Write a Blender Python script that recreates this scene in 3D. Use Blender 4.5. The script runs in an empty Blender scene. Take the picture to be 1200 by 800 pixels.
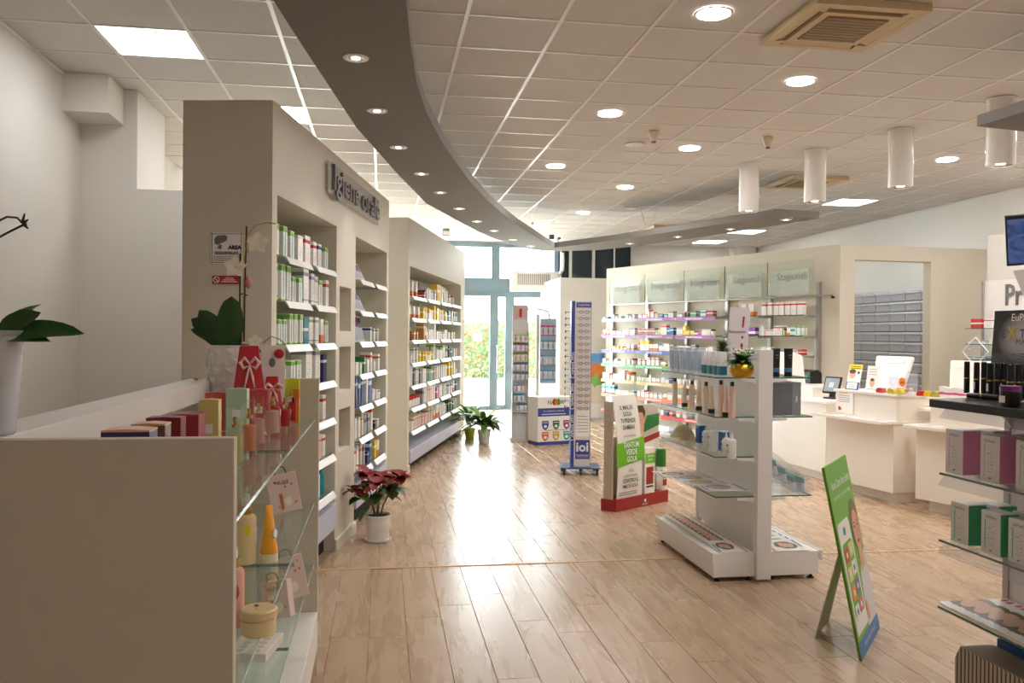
import bpy, bmesh, math, random
from mathutils import Vector, Matrix, Euler
random.seed(7)
S = bpy.context.scene
COL = S.collection
PI = math.pi
R = math.radians

# ------------------------------------------------------------------ camera
FPX, YAW, PIT, ROL, CAMZ = 988.0, R(8.75), R(-0.43), R(0.5), 1.6
CAM = Vector((0, 0, CAMZ))
F0 = Vector((math.sin(YAW), math.cos(YAW), 0)); R0 = Vector((math.cos(YAW), -math.sin(YAW), 0)); U0 = Vector((0, 0, 1))
CF = F0*math.cos(PIT) + U0*math.sin(PIT); U1 = U0*math.cos(PIT) - F0*math.sin(PIT)
CR = R0*math.cos(ROL) + U1*math.sin(ROL); CU = U1*math.cos(ROL) - R0*math.sin(ROL)
cd = bpy.data.cameras.new('camera'); cam = bpy.data.objects.new('camera', cd); COL.objects.link(cam)
cd.sensor_width = 36.0; cd.lens = FPX/1200*36.0; cd.clip_start = 0.05; cd.clip_end = 300
cam.matrix_world = Matrix(((CR.x, CU.x, -CF.x, 0), (CR.y, CU.y, -CF.y, 0), (CR.z, CU.z, -CF.z, CAMZ), (0, 0, 0, 1)))
S.camera = cam

# ------------------------------------------------------------------ world and exposure
S.view_settings.view_transform = 'Standard'; S.view_settings.look = 'None'
S.view_settings.gamma = 1.0; S.view_settings.use_curve_mapping = False
S.view_settings.exposure = 0.12
W = bpy.data.worlds.new('overcast_sky'); S.world = W; W.use_nodes = True
bgn = W.node_tree.nodes['Background']; bgn.inputs['Color'].default_value = (0.90, 0.96, 1.0, 1); bgn.inputs['Strength'].default_value = 30.0
S.cycles.transparent_max_bounces = 40; S.cycles.max_bounces = 14; S.cycles.diffuse_bounces = 6; S.cycles.transmission_bounces = 12
LAMP = 1.0      # one dimmer for all lamps of the shop

# ------------------------------------------------------------------ helpers: pixels of the photograph to points
def ray(x, y): return CF + CR*((x-600)/FPX) - CU*((y-400)/FPX)
def atz(x, y, z):
    r = ray(x, y); return CAM + r*((z-CAMZ)/r.z)
def atd(x, y, d): return CAM + ray(x, y)*d
def aty(x, y, Y):
    r = ray(x, y); return CAM + r*(Y/r.y)
def atx(x, y, X):
    r = ray(x, y); return CAM + r*(X/r.x)

class Fr:
    """a local frame: x to the viewer's right, y into the thing, z up"""
    def __init__(s, o, rz=0.0): s.o = Vector((o[0], o[1], o[2] if len(o) > 2 else 0)); s.rz = rz
    @staticmethod
    def line(a, b, z=0): return Fr((a[0], a[1], z), math.atan2(b[1]-a[1], b[0]-a[0]))
    def pt(s, x, y=0, z=0):
        c, n = math.cos(s.rz), math.sin(s.rz)
        return Vector((s.o.x + x*c - y*n, s.o.y + x*n + y*c, s.o.z + z))
    def sub(s, x, y=0, z=0, rz=0): return Fr(s.pt(x, y, z), s.rz + rz)
    def hit(s, px, py, y=0.0):
        r = ray(px, py); n = Vector((-math.sin(s.rz), math.cos(s.rz), 0)); o = s.pt(0, y, 0)
        k = (o-CAM).dot(n)/r.dot(n); p = CAM + r*k; d = p - s.o
        return d.x*math.cos(s.rz) + d.y*math.sin(s.rz), p.z

# ------------------------------------------------------------------ materials
def lin(c):
    def f(v):
        v = v/255.0
        return v/12.92 if v <= 0.04045 else ((v+0.055)/1.055)**2.4
    return (f(c[0]), f(c[1]), f(c[2]), 1.0)
MATS = {}
def newmat(name):
    m = bpy.data.materials.new(name); m.use_nodes = True
    return m, m.node_tree, m.node_tree.nodes['Principled BSDF']
def N(nt, t, **kw):
    n = nt.nodes.new(t)
    for k, v in kw.items(): setattr(n, k, v)
    return n
def mat(name, col, rough=0.5, metal=0.0, spec=0.5, var=0.04, scale=8.0, bump=0.0, bscale=60.0, coat=0.0):
    if name in MATS: return MATS[name]
    m, nt, b = newmat(name)
    L = lin(col)
    tc = N(nt, 'ShaderNodeTexCoord'); no = N(nt, 'ShaderNodeTexNoise'); no.inputs['Scale'].default_value = scale; no.inputs['Detail'].default_value = 4
    nt.links.new(tc.outputs['Object'], no.inputs['Vector'])
    mx = N(nt, 'ShaderNodeMix', data_type='RGBA'); mx.inputs[6].default_value = tuple(v*(1-var) for v in L[:3]) + (1,); mx.inputs[7].default_value = tuple(min(1, v*(1+var)) for v in L[:3]) + (1,)
    nt.links.new(no.outputs['Fac'], mx.inputs[0]); nt.links.new(mx.outputs[2], b.inputs['Base Color'])
    b.inputs['Roughness'].default_value = rough; b.inputs['Metallic'].default_value = metal
    b.inputs['Specular IOR Level'].default_value = spec; b.inputs['Coat Weight'].default_value = coat
    if bump:
        n2 = N(nt, 'ShaderNodeTexNoise'); n2.inputs['Scale'].default_value = bscale; nt.links.new(tc.outputs['Object'], n2.inputs['Vector'])
        bp = N(nt, 'ShaderNodeBump'); bp.inputs['Strength'].default_value = bump; bp.inputs['Distance'].default_value = 0.002
        nt.links.new(n2.outputs['Fac'], bp.inputs['Height']); nt.links.new(bp.outputs['Normal'], b.inputs['Normal'])
    MATS[name] = m
    return m
def emit(name, col, s, lit=False):
    if name in MATS: return MATS[name]
    m, nt, b = newmat(name)
    b.inputs['Base Color'].default_value = lin((240, 240, 240)); b.inputs['Emission Color'].default_value = lin(col); b.inputs['Emission Strength'].default_value = s
    m.cycles.emission_sampling = 'FRONT_BACK' if lit else 'NONE'
    MATS[name] = m; return m
def glass(name, tint=(225, 240, 235), gloss=1.0, rough=0.02, solid=0.0, solidcol=(200, 220, 215)):
    """clear sheet: transparent with a Fresnel mirror on top, lets light through"""
    if name in MATS: return MATS[name]
    m, nt, b = newmat(name); nt.nodes.remove(b); out = nt.nodes['Material Output']
    tr = N(nt, 'ShaderNodeBsdfTransparent'); tr.inputs['Color'].default_value = lin(tint)
    gl = N(nt, 'ShaderNodeBsdfGlossy'); gl.inputs['Roughness'].default_value = rough; gl.inputs['Color'].default_value = (1, 1, 1, 1)
    fr = N(nt, 'ShaderNodeFresnel'); ge = N(nt, 'ShaderNodeNewGeometry')
    ior = N(nt, 'ShaderNodeMix'); ior.inputs[2].default_value = 1.45; ior.inputs[3].default_value = 1/1.45   # same mirror from both faces of the sheet
    nt.links.new(ge.outputs['Backfacing'], ior.inputs[0]); nt.links.new(ior.outputs[0], fr.inputs['IOR'])
    ml = N(nt, 'ShaderNodeMath', operation='MULTIPLY'); ml.inputs[1].default_value = gloss; nt.links.new(fr.outputs[0], ml.inputs[0])
    mx = N(nt, 'ShaderNodeMixShader'); nt.links.new(ml.outputs[0], mx.inputs[0]); nt.links.new(tr.outputs[0], mx.inputs[1]); nt.links.new(gl.outputs[0], mx.inputs[2])
    last = mx
    if solid:
        df = N(nt, 'ShaderNodeBsdfDiffuse'); df.inputs['Color'].default_value = lin(solidcol)
        m2 = N(nt, 'ShaderNodeMixShader'); m2.inputs[0].default_value = solid
        nt.links.new(mx.outputs[0], m2.inputs[1]); nt.links.new(df.outputs[0], m2.inputs[2]); last = m2
    nt.links.new(last.outputs[0], out.inputs['Surface'])
    MATS[name] = m; return m
def ramp(nt, src, stops, const=True):
    r = N(nt, 'ShaderNodeValToRGB'); e = r.color_ramp
    e.interpolation = 'CONSTANT' if const else 'LINEAR'
    while len(e.elements) < len(stops): e.elements.new(0.5)
    for el, (p, c) in zip(e.elements, stops): el.position = p; el.color = c if len(c) == 4 else lin(c)
    nt.links.new(src, r.inputs['Fac']); return r.outputs['Color']
def mixc(nt, fac, a, b):
    x = N(nt, 'ShaderNodeMix', data_type='RGBA')
    for i, v in ((0, fac), (6, a), (7, b)):
        if hasattr(v, 'links'): nt.links.new(v, x.inputs[i])
        else: x.inputs[i].default_value = v if i == 0 else lin(v)
    return x.outputs[2]
def mth(nt, op, a, b=0.0):
    n = N(nt, 'ShaderNodeMath', operation=op)
    for i, v in ((0, a), (1, b)):
        if hasattr(v, 'links'): nt.links.new(v, n.inputs[i])
        else: n.inputs[i].default_value = v
    return n.outputs[0]
def gen_xyz(nt):
    tc = N(nt, 'ShaderNodeTexCoord'); sp = N(nt, 'ShaderNodeSeparateXYZ'); nt.links.new(tc.outputs['Generated'], sp.inputs[0])
    return tc.outputs['Generated'], sp.outputs[0], sp.outputs[1], sp.outputs[2]
def between(nt, v, a, b): return mth(nt, 'MULTIPLY', mth(nt, 'GREATER_THAN', v, a), mth(nt, 'LESS_THAN', v, b))
def carton_mat(name, base, acc, bands=((0.78, 0.95),), txt=(120, 120, 125), stripe=None, rough=0.45):
    """printed card: horizontal bands, an upright stripe and small lines of print"""
    key = 'card_' + name
    if key in MATS: return MATS[key]
    m, nt, b = newmat(key)
    g, x, y, z = gen_xyz(nt)
    lines = mth(nt, 'GREATER_THAN', mth(nt, 'FRACT', mth(nt, 'MULTIPLY', z, 17.0)), 0.62)
    no = N(nt, 'ShaderNodeTexNoise'); no.inputs['Scale'].default_value = 9.0; nt.links.new(g, no.inputs['Vector'])
    msk = mth(nt, 'MULTIPLY', mth(nt, 'MULTIPLY', lines, between(nt, z, 0.12, 0.62)), mth(nt, 'GREATER_THAN', no.outputs['Fac'], 0.5))
    msk = mth(nt, 'MULTIPLY', msk, mth(nt, 'MAXIMUM', between(nt, x, 0.18, 0.82), between(nt, y, 0.18, 0.82)))
    c = mixc(nt, mth(nt, 'MULTIPLY', msk, 0.55), base, txt)
    for a, d in bands: c = mixc(nt, between(nt, z, a, d), c, acc)
    if stripe: c = mixc(nt, mth(nt, 'MULTIPLY', between(nt, z, 0.08, 0.9), mth(nt, 'MAXIMUM', between(nt, x, 0.40, 0.60), between(nt, y, 0.40, 0.58))), c, stripe)
    nt.links.new(c, b.inputs['Base Color']); b.inputs['Roughness'].default_value = rough; b.inputs['Specular IOR Level'].default_value = 0.4
    MATS[key] = m; return m

# ------------------------------------------------------------------ mesh builder
class MB:
    def __init__(s): s.v = []; s.f = []; s.m = []
    def add(s, vs, fs, m=0):
        o = len(s.v); s.v += [tuple(v) for v in vs]
        for f in fs: s.f.append(tuple(i+o for i in f)); s.m.append(m)
        return s
    def box(s, x0, x1, y0, y1, z0, z1, m=0):
        return s.add([(x0,y0,z0),(x1,y0,z0),(x1,y1,z0),(x0,y1,z0),(x0,y0,z1),(x1,y0,z1),(x1,y1,z1),(x0,y1,z1)],
                     [(0,3,2,1),(4,5,6,7),(0,1,5,4),(1,2,6,5),(2,3,7,6),(3,0,4,7)], m)
    def prism(s, poly, a, b, axis='z', m=0):
        n = len(poly)
        P = {'z': lambda p, h: (p[0], p[1], h), 'y': lambda p, h: (p[0], h, p[1]), 'x': lambda p, h: (h, p[0], p[1])}[axis]
        vs = [P(p, a) for p in poly] + [P(p, b) for p in poly]
        return s.add(vs, [tuple(range(n))[::-1], tuple(range(n, 2*n))] + [(i, (i+1) % n, n+(i+1) % n, n+i) for i in range(n)], m)
    def lathe(s, prof, n=20, c=(0, 0, 0), m=0, sx=1.0, sy=1.0, caps=True):
        vs = []; fs = []
        for r, z in prof:
            for k in range(n):
                a = 2*PI*k/n; vs.append((c[0]+r*math.cos(a)*sx, c[1]+r*math.sin(a)*sy, c[2]+z))
        for i in range(len(prof)-1):
            for k in range(n): fs.append((i*n+k, i*n+(k+1) % n, (i+1)*n+(k+1) % n, (i+1)*n+k))
        if caps and prof[0][0] > 1e-4: fs.append(tuple(range(n))[::-1])
        if caps and prof[-1][0] > 1e-4: fs.append(tuple((len(prof)-1)*n+k for k in range(n)))
        return s.add(vs, fs, m)
    def tube(s, pts, r, n=6, m=0):
        pts = [Vector(p) for p in pts]; rs = r if isinstance(r, (list, tuple)) else [r]*len(pts)
        vs = []; fs = []; ref = None
        for i, p in enumerate(pts):
            t = (pts[min(i+1, len(pts)-1)] - pts[max(i-1, 0)]).normalized()
            if ref is None: ref = t.orthogonal().normalized()
            ref = (ref - t*ref.dot(t)).normalized(); q = t.cross(ref)
            for k in range(n):
                a = 2*PI*k/n; vs.append(p + (ref*math.cos(a) + q*math.sin(a))*rs[i])
        for i in range(len(pts)-1):
            for k in range(n): fs.append((i*n+k, i*n+(k+1) % n, (i+1)*n+(k+1) % n, (i+1)*n+k))
        fs.append(tuple(range(n))[::-1]); fs.append(tuple((len(pts)-1)*n+k for k in range(n)))
        return s.add(vs, fs, m)
    def sheet(s, rows, m=0, th=0.0, nrm=(0, 1, 0)):
        """a grid of points, optionally given thickness along nrm"""
        h, w = len(rows), len(rows[0]); vs = [p for r in rows for p in r]
        fs = [(i*w+j, i*w+j+1, (i+1)*w+j+1, (i+1)*w+j) for i in range(h-1) for j in range(w-1)]
        if th:
            n = Vector(nrm)*th; k = h*w; vs = [Vector(p) for p in vs]; vs += [p+n for p in vs]
            fs2 = [tuple(i+k for i in f[::-1]) for f in fs]
            ed = [(i*w, (i+1)*w) for i in range(h-1)] + [((i+1)*w+w-1, i*w+w-1) for i in range(h-1)] + [(j+1, j) for j in range(w-1)] + [((h-1)*w+j, (h-1)*w+j+1) for j in range(w-1)]
            fs = fs + fs2 + [(a, b, b+k, a+k) for a, b in ed]
        return s.add(vs, fs, m)
    def mesh(s, name, mats, smooth=False, fix=True):
        me = bpy.data.meshes.new(name); me.from_pydata([tuple(v) for v in s.v], [], s.f)
        ms = mats if isinstance(mats, (list, tuple)) else [mats]
        for k in ms: me.materials.append(k)
        if len(ms) > 1: me.polygons.foreach_set('material_index', s.m)
        if fix:
            bm = bmesh.new(); bm.from_mesh(me); bmesh.ops.recalc_face_normals(bm, faces=bm.faces); bm.to_mesh(me); bm.free()
        if smooth:
            me.polygons.foreach_set('use_smooth', [True]*len(me.polygons)); me.set_sharp_from_angle(angle=R(38))
        me.update(); return me
    def build(s, name, mats, parent=None, loc=(0, 0, 0), rz=0.0, smooth=False, bevel=0.0, fix=True, rot=None):
        return obj(name, s.mesh(name, mats, smooth, fix), parent, loc, rz, bevel, rot)
def obj(name, me, parent=None, loc=(0, 0, 0), rz=0.0, bevel=0.0, rot=None):
    o = bpy.data.objects.new(name, me); COL.objects.link(o); o.location = loc
    o.rotation_euler = rot if rot is not None else (0, 0, rz)
    if parent is not None: o.parent = parent
    if bevel:
        b = o.modifiers.new('bevel', 'BEVEL'); b.width = bevel; b.segments = 2; b.limit_method = 'ANGLE'
    return o
def tag(o, label=None, cat=None, group=None, kind=None):
    if label: o['label'] = label
    if cat: o['category'] = cat
    if group: o['group'] = group
    if kind: o['kind'] = kind
    return o
def thing(name, label, cat, loc=(0, 0, 0), rz=0.0, group=None, rot=None):
    o = bpy.data.objects.new(name, None); COL.objects.link(o); o.location = loc; o.empty_display_size = 0.05
    o.rotation_euler = rot if rot is not None else (0, 0, rz)
    return tag(o, label, cat, group)
def fthing(name, label, cat, fr, group=None): return thing(name, label, cat, fr.o, fr.rz, group)
def copy_tree(o, parent=None):
    c = o.copy(); COL.objects.link(c); c.parent = parent
    for ch in list(o.children): copy_tree(ch, c)
    return c
def B(name, m, parent, x0, x1, y0, y1, z0, z1, bevel=0.0, **k): return MB().box(x0, x1, y0, y1, z0, z1).build(name, m, parent, bevel=bevel, **k)
TXT = {}
def text_mesh(s, size, extrude=0.0, off=0.0, align='CENTER', sx=1.0, shear=0.0, space=1.0):
    """flat or raised lettering as a mesh standing in the XZ plane, facing -y"""
    cu = bpy.data.curves.new('lettering', 'FONT'); cu.body = s; cu.size = size; cu.extrude = extrude; cu.offset = off; cu.shear = shear
    cu.align_x = align; cu.align_y = 'CENTER'; cu.resolution_u = 2; cu.space_character = space
    o = bpy.data.objects.new('lettering', cu); COL.objects.link(o)
    dg = bpy.context.evaluated_depsgraph_get(); dg.update()
    me = bpy.data.meshes.new_from_object(o.evaluated_get(dg)); bpy.data.objects.remove(o)
    me.transform(Matrix.Rotation(PI/2, 4, 'X') @ Matrix.Diagonal((sx, 1, 1, 1)))
    return me
def text(s, size, m, parent, loc, name='lettering', **k):
    me = text_mesh(s, size, **k); me.materials.clear(); me.materials.append(m)
    return obj(name, me, parent, loc)
ORD = ['zeroth', 'first', 'second', 'third', 'fourth', 'fifth', 'sixth', 'seventh', 'eighth', 'ninth', 'tenth', 'eleventh', 'twelfth', 'thirteenth', 'fourteenth', 'fifteenth', 'sixteenth', 'seventeenth', 'eighteenth', 'nineteenth', 'twentieth', 'twenty-first', 'twenty-second', 'twenty-third', 'twenty-fourth', 'twenty-fifth', 'twenty-sixth']

# ------------------------------------------------------------------ common materials
m_wall = mat('wall_paint', (222, 216, 208), 0.85, var=0.02, scale=2, bump=0.15, bscale=150)
m_wallw = mat('white_paint', (238, 236, 230), 0.8, var=0.02, scale=2)
m_beige = mat('beige_laminate', (214, 207, 192), 0.55, var=0.02, scale=3)
m_beiged = mat('beige_partition', (224, 216, 200), 0.7, var=0.02, scale=3)
m_white = mat('white_laminate', (240, 237, 232), 0.4, var=0.015, scale=4)
m_whiteg = mat('white_gloss', (243, 241, 238), 0.18, var=0.01, scale=4)
m_plastic = mat('white_plastic', (240, 240, 240), 0.35, var=0.01)
m_strip = mat('label_strip_white', (246, 247, 250), 0.3, var=0.01)
m_deck = mat('lilac_grey_deck', (188, 188, 208), 0.35, var=0.04, scale=5)
m_grey = mat('soffit_grey', (124, 120, 116), 0.75, var=0.03, scale=3)
m_steel = mat('brushed_steel', (185, 186, 188), 0.3, metal=1.0, var=0.05, scale=30)
m_chrome = mat('chrome', (225, 225, 228), 0.12, metal=1.0, var=0.01)
m_alu = mat('grey_aluminium', (104, 124, 134), 0.45, metal=0.0, var=0.03)
m_tile = mat('ceiling_tile', (212, 208, 203), 0.9, var=0.03, scale=10, bump=0.25, bscale=220)
m_bar = mat('ceiling_bar', (232, 228, 224), 0.3, var=0.01, spec=0.6)
m_black = mat('black_plastic', (18, 18, 20), 0.3, var=0.1)
m_blackm = mat('black_matt', (26, 26, 28), 0.7, var=0.1)
m_ink = mat('ink_dark', (52, 50, 50), 0.6)
m_inkg = mat('ink_grey', (120, 118, 116), 0.6)
m_red = mat('print_red', (190, 30, 38), 0.5)
m_glass = glass('clear_glass', (228, 242, 238))
m_edge = mat('glass_edge', (40, 92, 84), 0.15, var=0.1, spec=0.8)
m_pane = glass('window_glass', (250, 253, 252), 0.7)
m_shelfg = glass('shelf_glass', (243, 249, 247), 0.8, 0.03, 0.03, (215, 228, 224))
m_acr = glass('clear_acrylic', (248, 249, 252), 0.7, 0.08, 0.10, (238, 238, 244))

# ================================================================== the room
XL, XR, Y0, Y1, H = -2.46, 8.28, -2.6, 18.0, 3.6
GX, GY = 0.508, 5.275          # one crossing of the 60 cm ceiling grid
def struct(name, m, boxes, parent=None, bevel=0.0):
    mb = MB()
    for b in boxes: mb.box(*b)
    o = mb.build(name, m, parent, bevel=bevel)
    if parent is None: tag(o, kind='structure')
    return o

# ---- floor: oak laminate planks
def wood_mat():
    m, nt, b = newmat('oak_laminate')
    tc = N(nt, 'ShaderNodeTexCoord'); oi = N(nt, 'ShaderNodeObjectInfo'); at = N(nt, 'ShaderNodeAttribute'); at.attribute_name = 'tone'
    rnd = mth(nt, 'ADD', oi.outputs['Random'], at.outputs['Fac'])
    mp = N(nt, 'ShaderNodeMapping'); mp.inputs['Scale'].default_value = (1.0, 0.13, 1.0)
    cmb = N(nt, 'ShaderNodeCombineXYZ'); nt.links.new(mth(nt, 'MULTIPLY', rnd, 37.0), cmb.inputs[0]); nt.links.new(mth(nt, 'MULTIPLY', rnd, 91.0), cmb.inputs[1])
    ad = N(nt, 'ShaderNodeVectorMath', operation='ADD'); nt.links.new(tc.outputs['Object'], mp.inputs['Vector']); nt.links.new(mp.outputs[0], ad.inputs[0]); nt.links.new(cmb.outputs[0], ad.inputs[1])
    n1 = N(nt, 'ShaderNodeTexNoise'); n1.inputs['Scale'].default_value = 9.0; n1.inputs['Detail'].default_value = 6; n1.inputs['Distortion'].default_value = 1.4; nt.links.new(ad.outputs[0], n1.inputs['Vector'])
    n2 = N(nt, 'ShaderNodeTexNoise'); n2.inputs['Scale'].default_value = 60.0; n2.inputs['Detail'].default_value = 3; nt.links.new(ad.outputs[0], n2.inputs['Vector'])
    c1 = ramp(nt, n1.outputs['Fac'], [(0.25, (162, 134, 107)), (0.45, (179, 152, 125)), (0.6, (186, 160, 134)), (0.78, (192, 169, 145))], False)
    c2 = mixc(nt, mth(nt, 'MULTIPLY', n2.outputs['Fac'], 0.25), c1, (156, 127, 101))
    hs = N(nt, 'ShaderNodeHueSaturation'); nt.links.new(c2, hs.inputs['Color'])
    nt.links.new(mth(nt, 'ADD', mth(nt, 'MULTIPLY', mth(nt, 'FRACT', mth(nt, 'MULTIPLY', rnd, 7.3)), 0.07), 0.94), hs.inputs['Value'])
    nt.links.new(hs.outputs[0], b.inputs['Base Color'])
    nt.links.new(mth(nt, 'ADD', mth(nt, 'MULTIPLY', n1.outputs['Fac'], 0.05), 0.25), b.inputs['Roughness'])
    bp = N(nt, 'ShaderNodeBump'); bp.inputs['Strength'].default_value = 0.06; bp.inputs['Distance'].default_value = 0.002; nt.links.new(n2.outputs['Fac'], bp.inputs['Height']); nt.links.new(bp.outputs[0], b.inputs['Normal'])
    b.inputs['Specular IOR Level'].default_value = 0.5
    return m
m_wood = wood_mat()
m_joint = mat('floor_joint', (150, 122, 98), 0.6)
floor = struct('floor', m_joint, [(XL-0.2, XR+0.2, Y0-0.2, Y1+0.1, -0.12, -0.006)])
tag(floor, 'pale oak laminate floor laid in long planks')
PWID, PLEN, YS = 0.2, 1.285, atz(560, 662, 0).y
def plank_vf(x0, x1, y0, y1, g=0.0008, c=0.0018):
    x0 += g; x1 -= g; y0 += g; y1 -= g
    vs = [(x0,y0,-0.006),(x1,y0,-0.006),(x1,y1,-0.006),(x0,y1,-0.006),(x0,y0,-c),(x1,y0,-c),(x1,y1,-c),(x0,y1,-c),(x0+c,y0+c,0),(x1-c,y0+c,0),(x1-c,y1-c,0),(x0+c,y1-c,0)]
    return vs, [(0,1,5,4),(1,2,6,5),(2,3,7,6),(3,0,4,7),(4,5,9,8),(5,6,10,9),(6,7,11,10),(7,4,8,11),(8,9,10,11)]
planks = []
for zone, (ya, yb) in enumerate(((Y0, YS-0.012), (YS+0.012, Y1))):
    k = 0; x = XL + (0.05 if zone else 0.0)
    while x < XR:
        rr = random.Random(1000*zone + k); y = ya - rr.random()*PLEN
        while y < yb:
            a, b2 = max(y, ya), min(y+PLEN, yb)
            if b2 - a > 0.02: planks.append((x, min(x+PWID, XR), a, b2))
            y += PLEN
        x += PWID; k += 1
def px_of(p):
    v = Vector(p)-CAM; d = v.dot(CF)
    return (600+FPX*v.dot(CR)/d, 400-FPX*v.dot(CU)/d, d) if d > 0.2 else (9e9, 9e9, d)
def floor_open(x, y):
    if x < -0.55 + max(0, y-4.8)*0.235: return False
    if y < 6.9: return x < 5.2
    return x < 5.0 if y < 9.5 else x < 4.1
def plank_score(p):
    cx, cy = (p[0]+p[1])/2, (p[2]+p[3])/2; q = px_of((cx, cy, 0)); q2 = px_of((cx, p[3], 0))
    if not floor_open(cx, cy) or not (-40 < q[0] < 1240) or q2[1] > 830: return 0
    return (p[1]-p[0])*(p[3]-p[2])/q[2]**3
planks.sort(key=plank_score, reverse=True)
shared = {}
rest = MB(); tone = []
for i, p in enumerate(planks):
    if i < 300 and plank_score(p) > 0:
        w, l = round(p[1]-p[0], 4), round(p[3]-p[2], 4); key = (w, l)
        if key not in shared:
            mb = MB(); mb.add(*plank_vf(0, w, 0, l)); shared[key] = mb.mesh('plank', m_wood)
        obj('plank', shared[key], floor, (p[0], p[2], 0))
    else:
        rest.add(*plank_vf(*p)); tone += [random.random()]*9
o = rest.build('planks_beyond', m_wood, floor, fix=False); tag(o, kind='stuff')
a_ = o.data.attributes.new('tone', 'FLOAT', 'FACE'); a_.data.foreach_set('value', tone)
o = struct('trim_1', mat('strip_oak', (196, 160, 120), 0.35), [(XL, 4.6, YS-0.016, YS+0.016, -0.004, 0.005)], bevel=0.003); tag(o, 'thin oak joint strip across the floor')

# ---- ceiling: 60 cm tiles on a metal grid
ceil_o = struct('ceiling', m_wallw, [(XL-0.2, XR+0.2, Y0-0.2, Y1+0.2, H+0.03, H+0.15)]); tag(ceil_o, 'suspended ceiling of square tiles')
LEDS = [(-4, 1), (-3, 4), (10, 10), (10, 16), (10, 19), (10, -3), (10, 3), (-3, 10), (-3, 16)]
us = range(-5, 14); vs_ = range(-14, 22)
tiles = []
for u in us:
    for v in vs_:
        if (u, v) in LEDS: continue
        x0, x1 = max(GX+.6*u, XL), min(GX+.6*u+.6, XR); y0, y1 = max(GY+.6*v, Y0), min(GY+.6*v+.6, Y1)
        if x1-x0 < 0.05 or y1-y0 < 0.05: continue
        tiles.append((x0, x1, y0, y1))
def tile_score(t):
    q = px_of(((t[0]+t[1])/2, (t[2]+t[3])/2, H))
    if not (-60 < q[0] < 1260 and -60 < q[1] < 330): return 0
    return (t[1]-t[0])*(t[3]-t[2])/q[2]**3
tiles.sort(key=tile_score, reverse=True)
def tile_box(mb, x0, x1, y0, y1):
    g = 0.012; mb.box(x0+g, x1-g, y0+g, y1-g, 0.0, 0.012)
    return mb
shared = {}; rest = MB()
for i, t in enumerate(tiles):
    if i < 300 and tile_score(t) > 0:
        key = (round(t[1]-t[0], 3), round(t[3]-t[2], 3))
        if key not in shared: shared[key] = tile_box(MB(), 0, key[0], 0, key[1]).mesh('ceiling_tile', m_tile)
        obj('ceiling_tile', shared[key], ceil_o, (t[0], t[2], H+0.004))
    else:
        g = 0.012; rest.box(t[0]+g, t[1]-g, t[2]+g, t[3]-g, H+0.004, H+0.016)
o = rest.build('ceiling_tiles_beyond', m_tile, ceil_o, fix=False); tag(o, kind='stuff')
for u in us:
    x = GX+.6*u
    if XL < x < XR: B('grid_bar', m_bar, ceil_o, x-.013, x+.013, Y0, Y1, H-0.002, H+0.02)
for v in vs_:
    y = GY+.6*v
    if Y0 < y < Y1: B('grid_cross_bar', m_bar, ceil_o, XL, XR, y-.011, y+.011, H-0.001, H+0.019)

# ---- outer walls
o = struct('wall_left', m_wall, [(XL-0.2, XL, Y0-0.2, Y1, -0.1, H+0.03)]); tag(o, 'plain cream wall on the left')
o = struct('wall_right', m_wallw, [(XR, XR+0.2, Y0-0.2, Y1, -0.1, H+0.03)]); tag(o, 'white wall seen above the beige partition')
o = struct('wall_front', m_wall, [(XL-0.2, XR+0.2, Y0-0.2, Y0, -0.1, H+0.03)]); tag(o, 'cream wall behind the camera')
x160 = aty(160, 300, 7.38).x; y193 = atx(193, 200, x160).y
o = struct('wall_pier', m_wall, [(XL, x160, 7.38, y193, 0, H)]); tag(o, 'cream pier in the left corner')
zl = aty(180, 222, 7.38).z
o = struct('wall_low', m_wall, [(x160, -1.0, 7.38, 7.52, 0, zl)]); tag(o, 'cream low wall running behind the first wall unit')
q0 = aty(127, 120, 6.98); q1 = aty(127, 132, 6.98)
o = struct('trim_2', m_wall, [(XL, q0.x, 6.98, 7.38, q1.z, H)]); tag(o, 'boxed-in duct in the upper left corner')
for k, (a, b) in enumerate((((XL, Y0), (XL+.02, 6.98)),)):
    o = struct('trim_3', m_wallw, [(XL, XL+.018, Y0, 6.98, H-0.02, H-0.001)]); tag(o, 'thin metal angle where ceiling meets left wall')
o = struct('trim_4', m_wallw, [(XR-.018, XR, 6.0, Y1, H-0.02, H-0.001)]); tag(o, 'thin metal angle where ceiling meets right wall')

# ---- facade of glass at the far end (y = 18)
def fx(px): return aty(px, 400, Y1).x
def fz(py, px=600): return aty(px, py, Y1).z
FXL = -2.3
XD0, XD1 = fx(573), fx(653)
zt0, zt1 = fz(343), fz(331)
o = struct('wall_back', m_wallw, [(XL-.2, FXL, Y1, Y1+.15, -.1, H+.03), (fx(738), XR+.2, Y1, Y1+.15, -.1, H+.03), (FXL, fx(738), Y1, Y1+.15, H-.03, H+.03), (XD1, fx(738), Y1, Y1+.15, -.1, fz(327))])
tag(o, 'white far wall around the glass front')
def window(name, x0, x1, z0, z1, fw, label, pane=m_pane, fm=m_alu, y=Y1):
    w = bpy.data.objects.new(name, None); COL.objects.link(w); tag(w, label, kind='structure')
    B('window_frame', fm, w, x0, x1, y-.04, y+.04, z0, z0+fw); B('window_frame', fm, w, x0, x1, y-.04, y+.04, z1-fw, z1)
    B('window_frame', fm, w, x0, x0+fw, y-.04, y+.04, z0+fw, z1-fw); B('window_frame', fm, w, x1-fw, x1, y-.04, y+.04, z0+fw, z1-fw)
    B('window_pane', pane, w, x0+fw, x1-fw, y-.004, y+.004, z0+fw, z1-fw)
    return w
xs_up = [FXL, FXL+1.5, FXL+3.0, fx(580), XD1]
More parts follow.
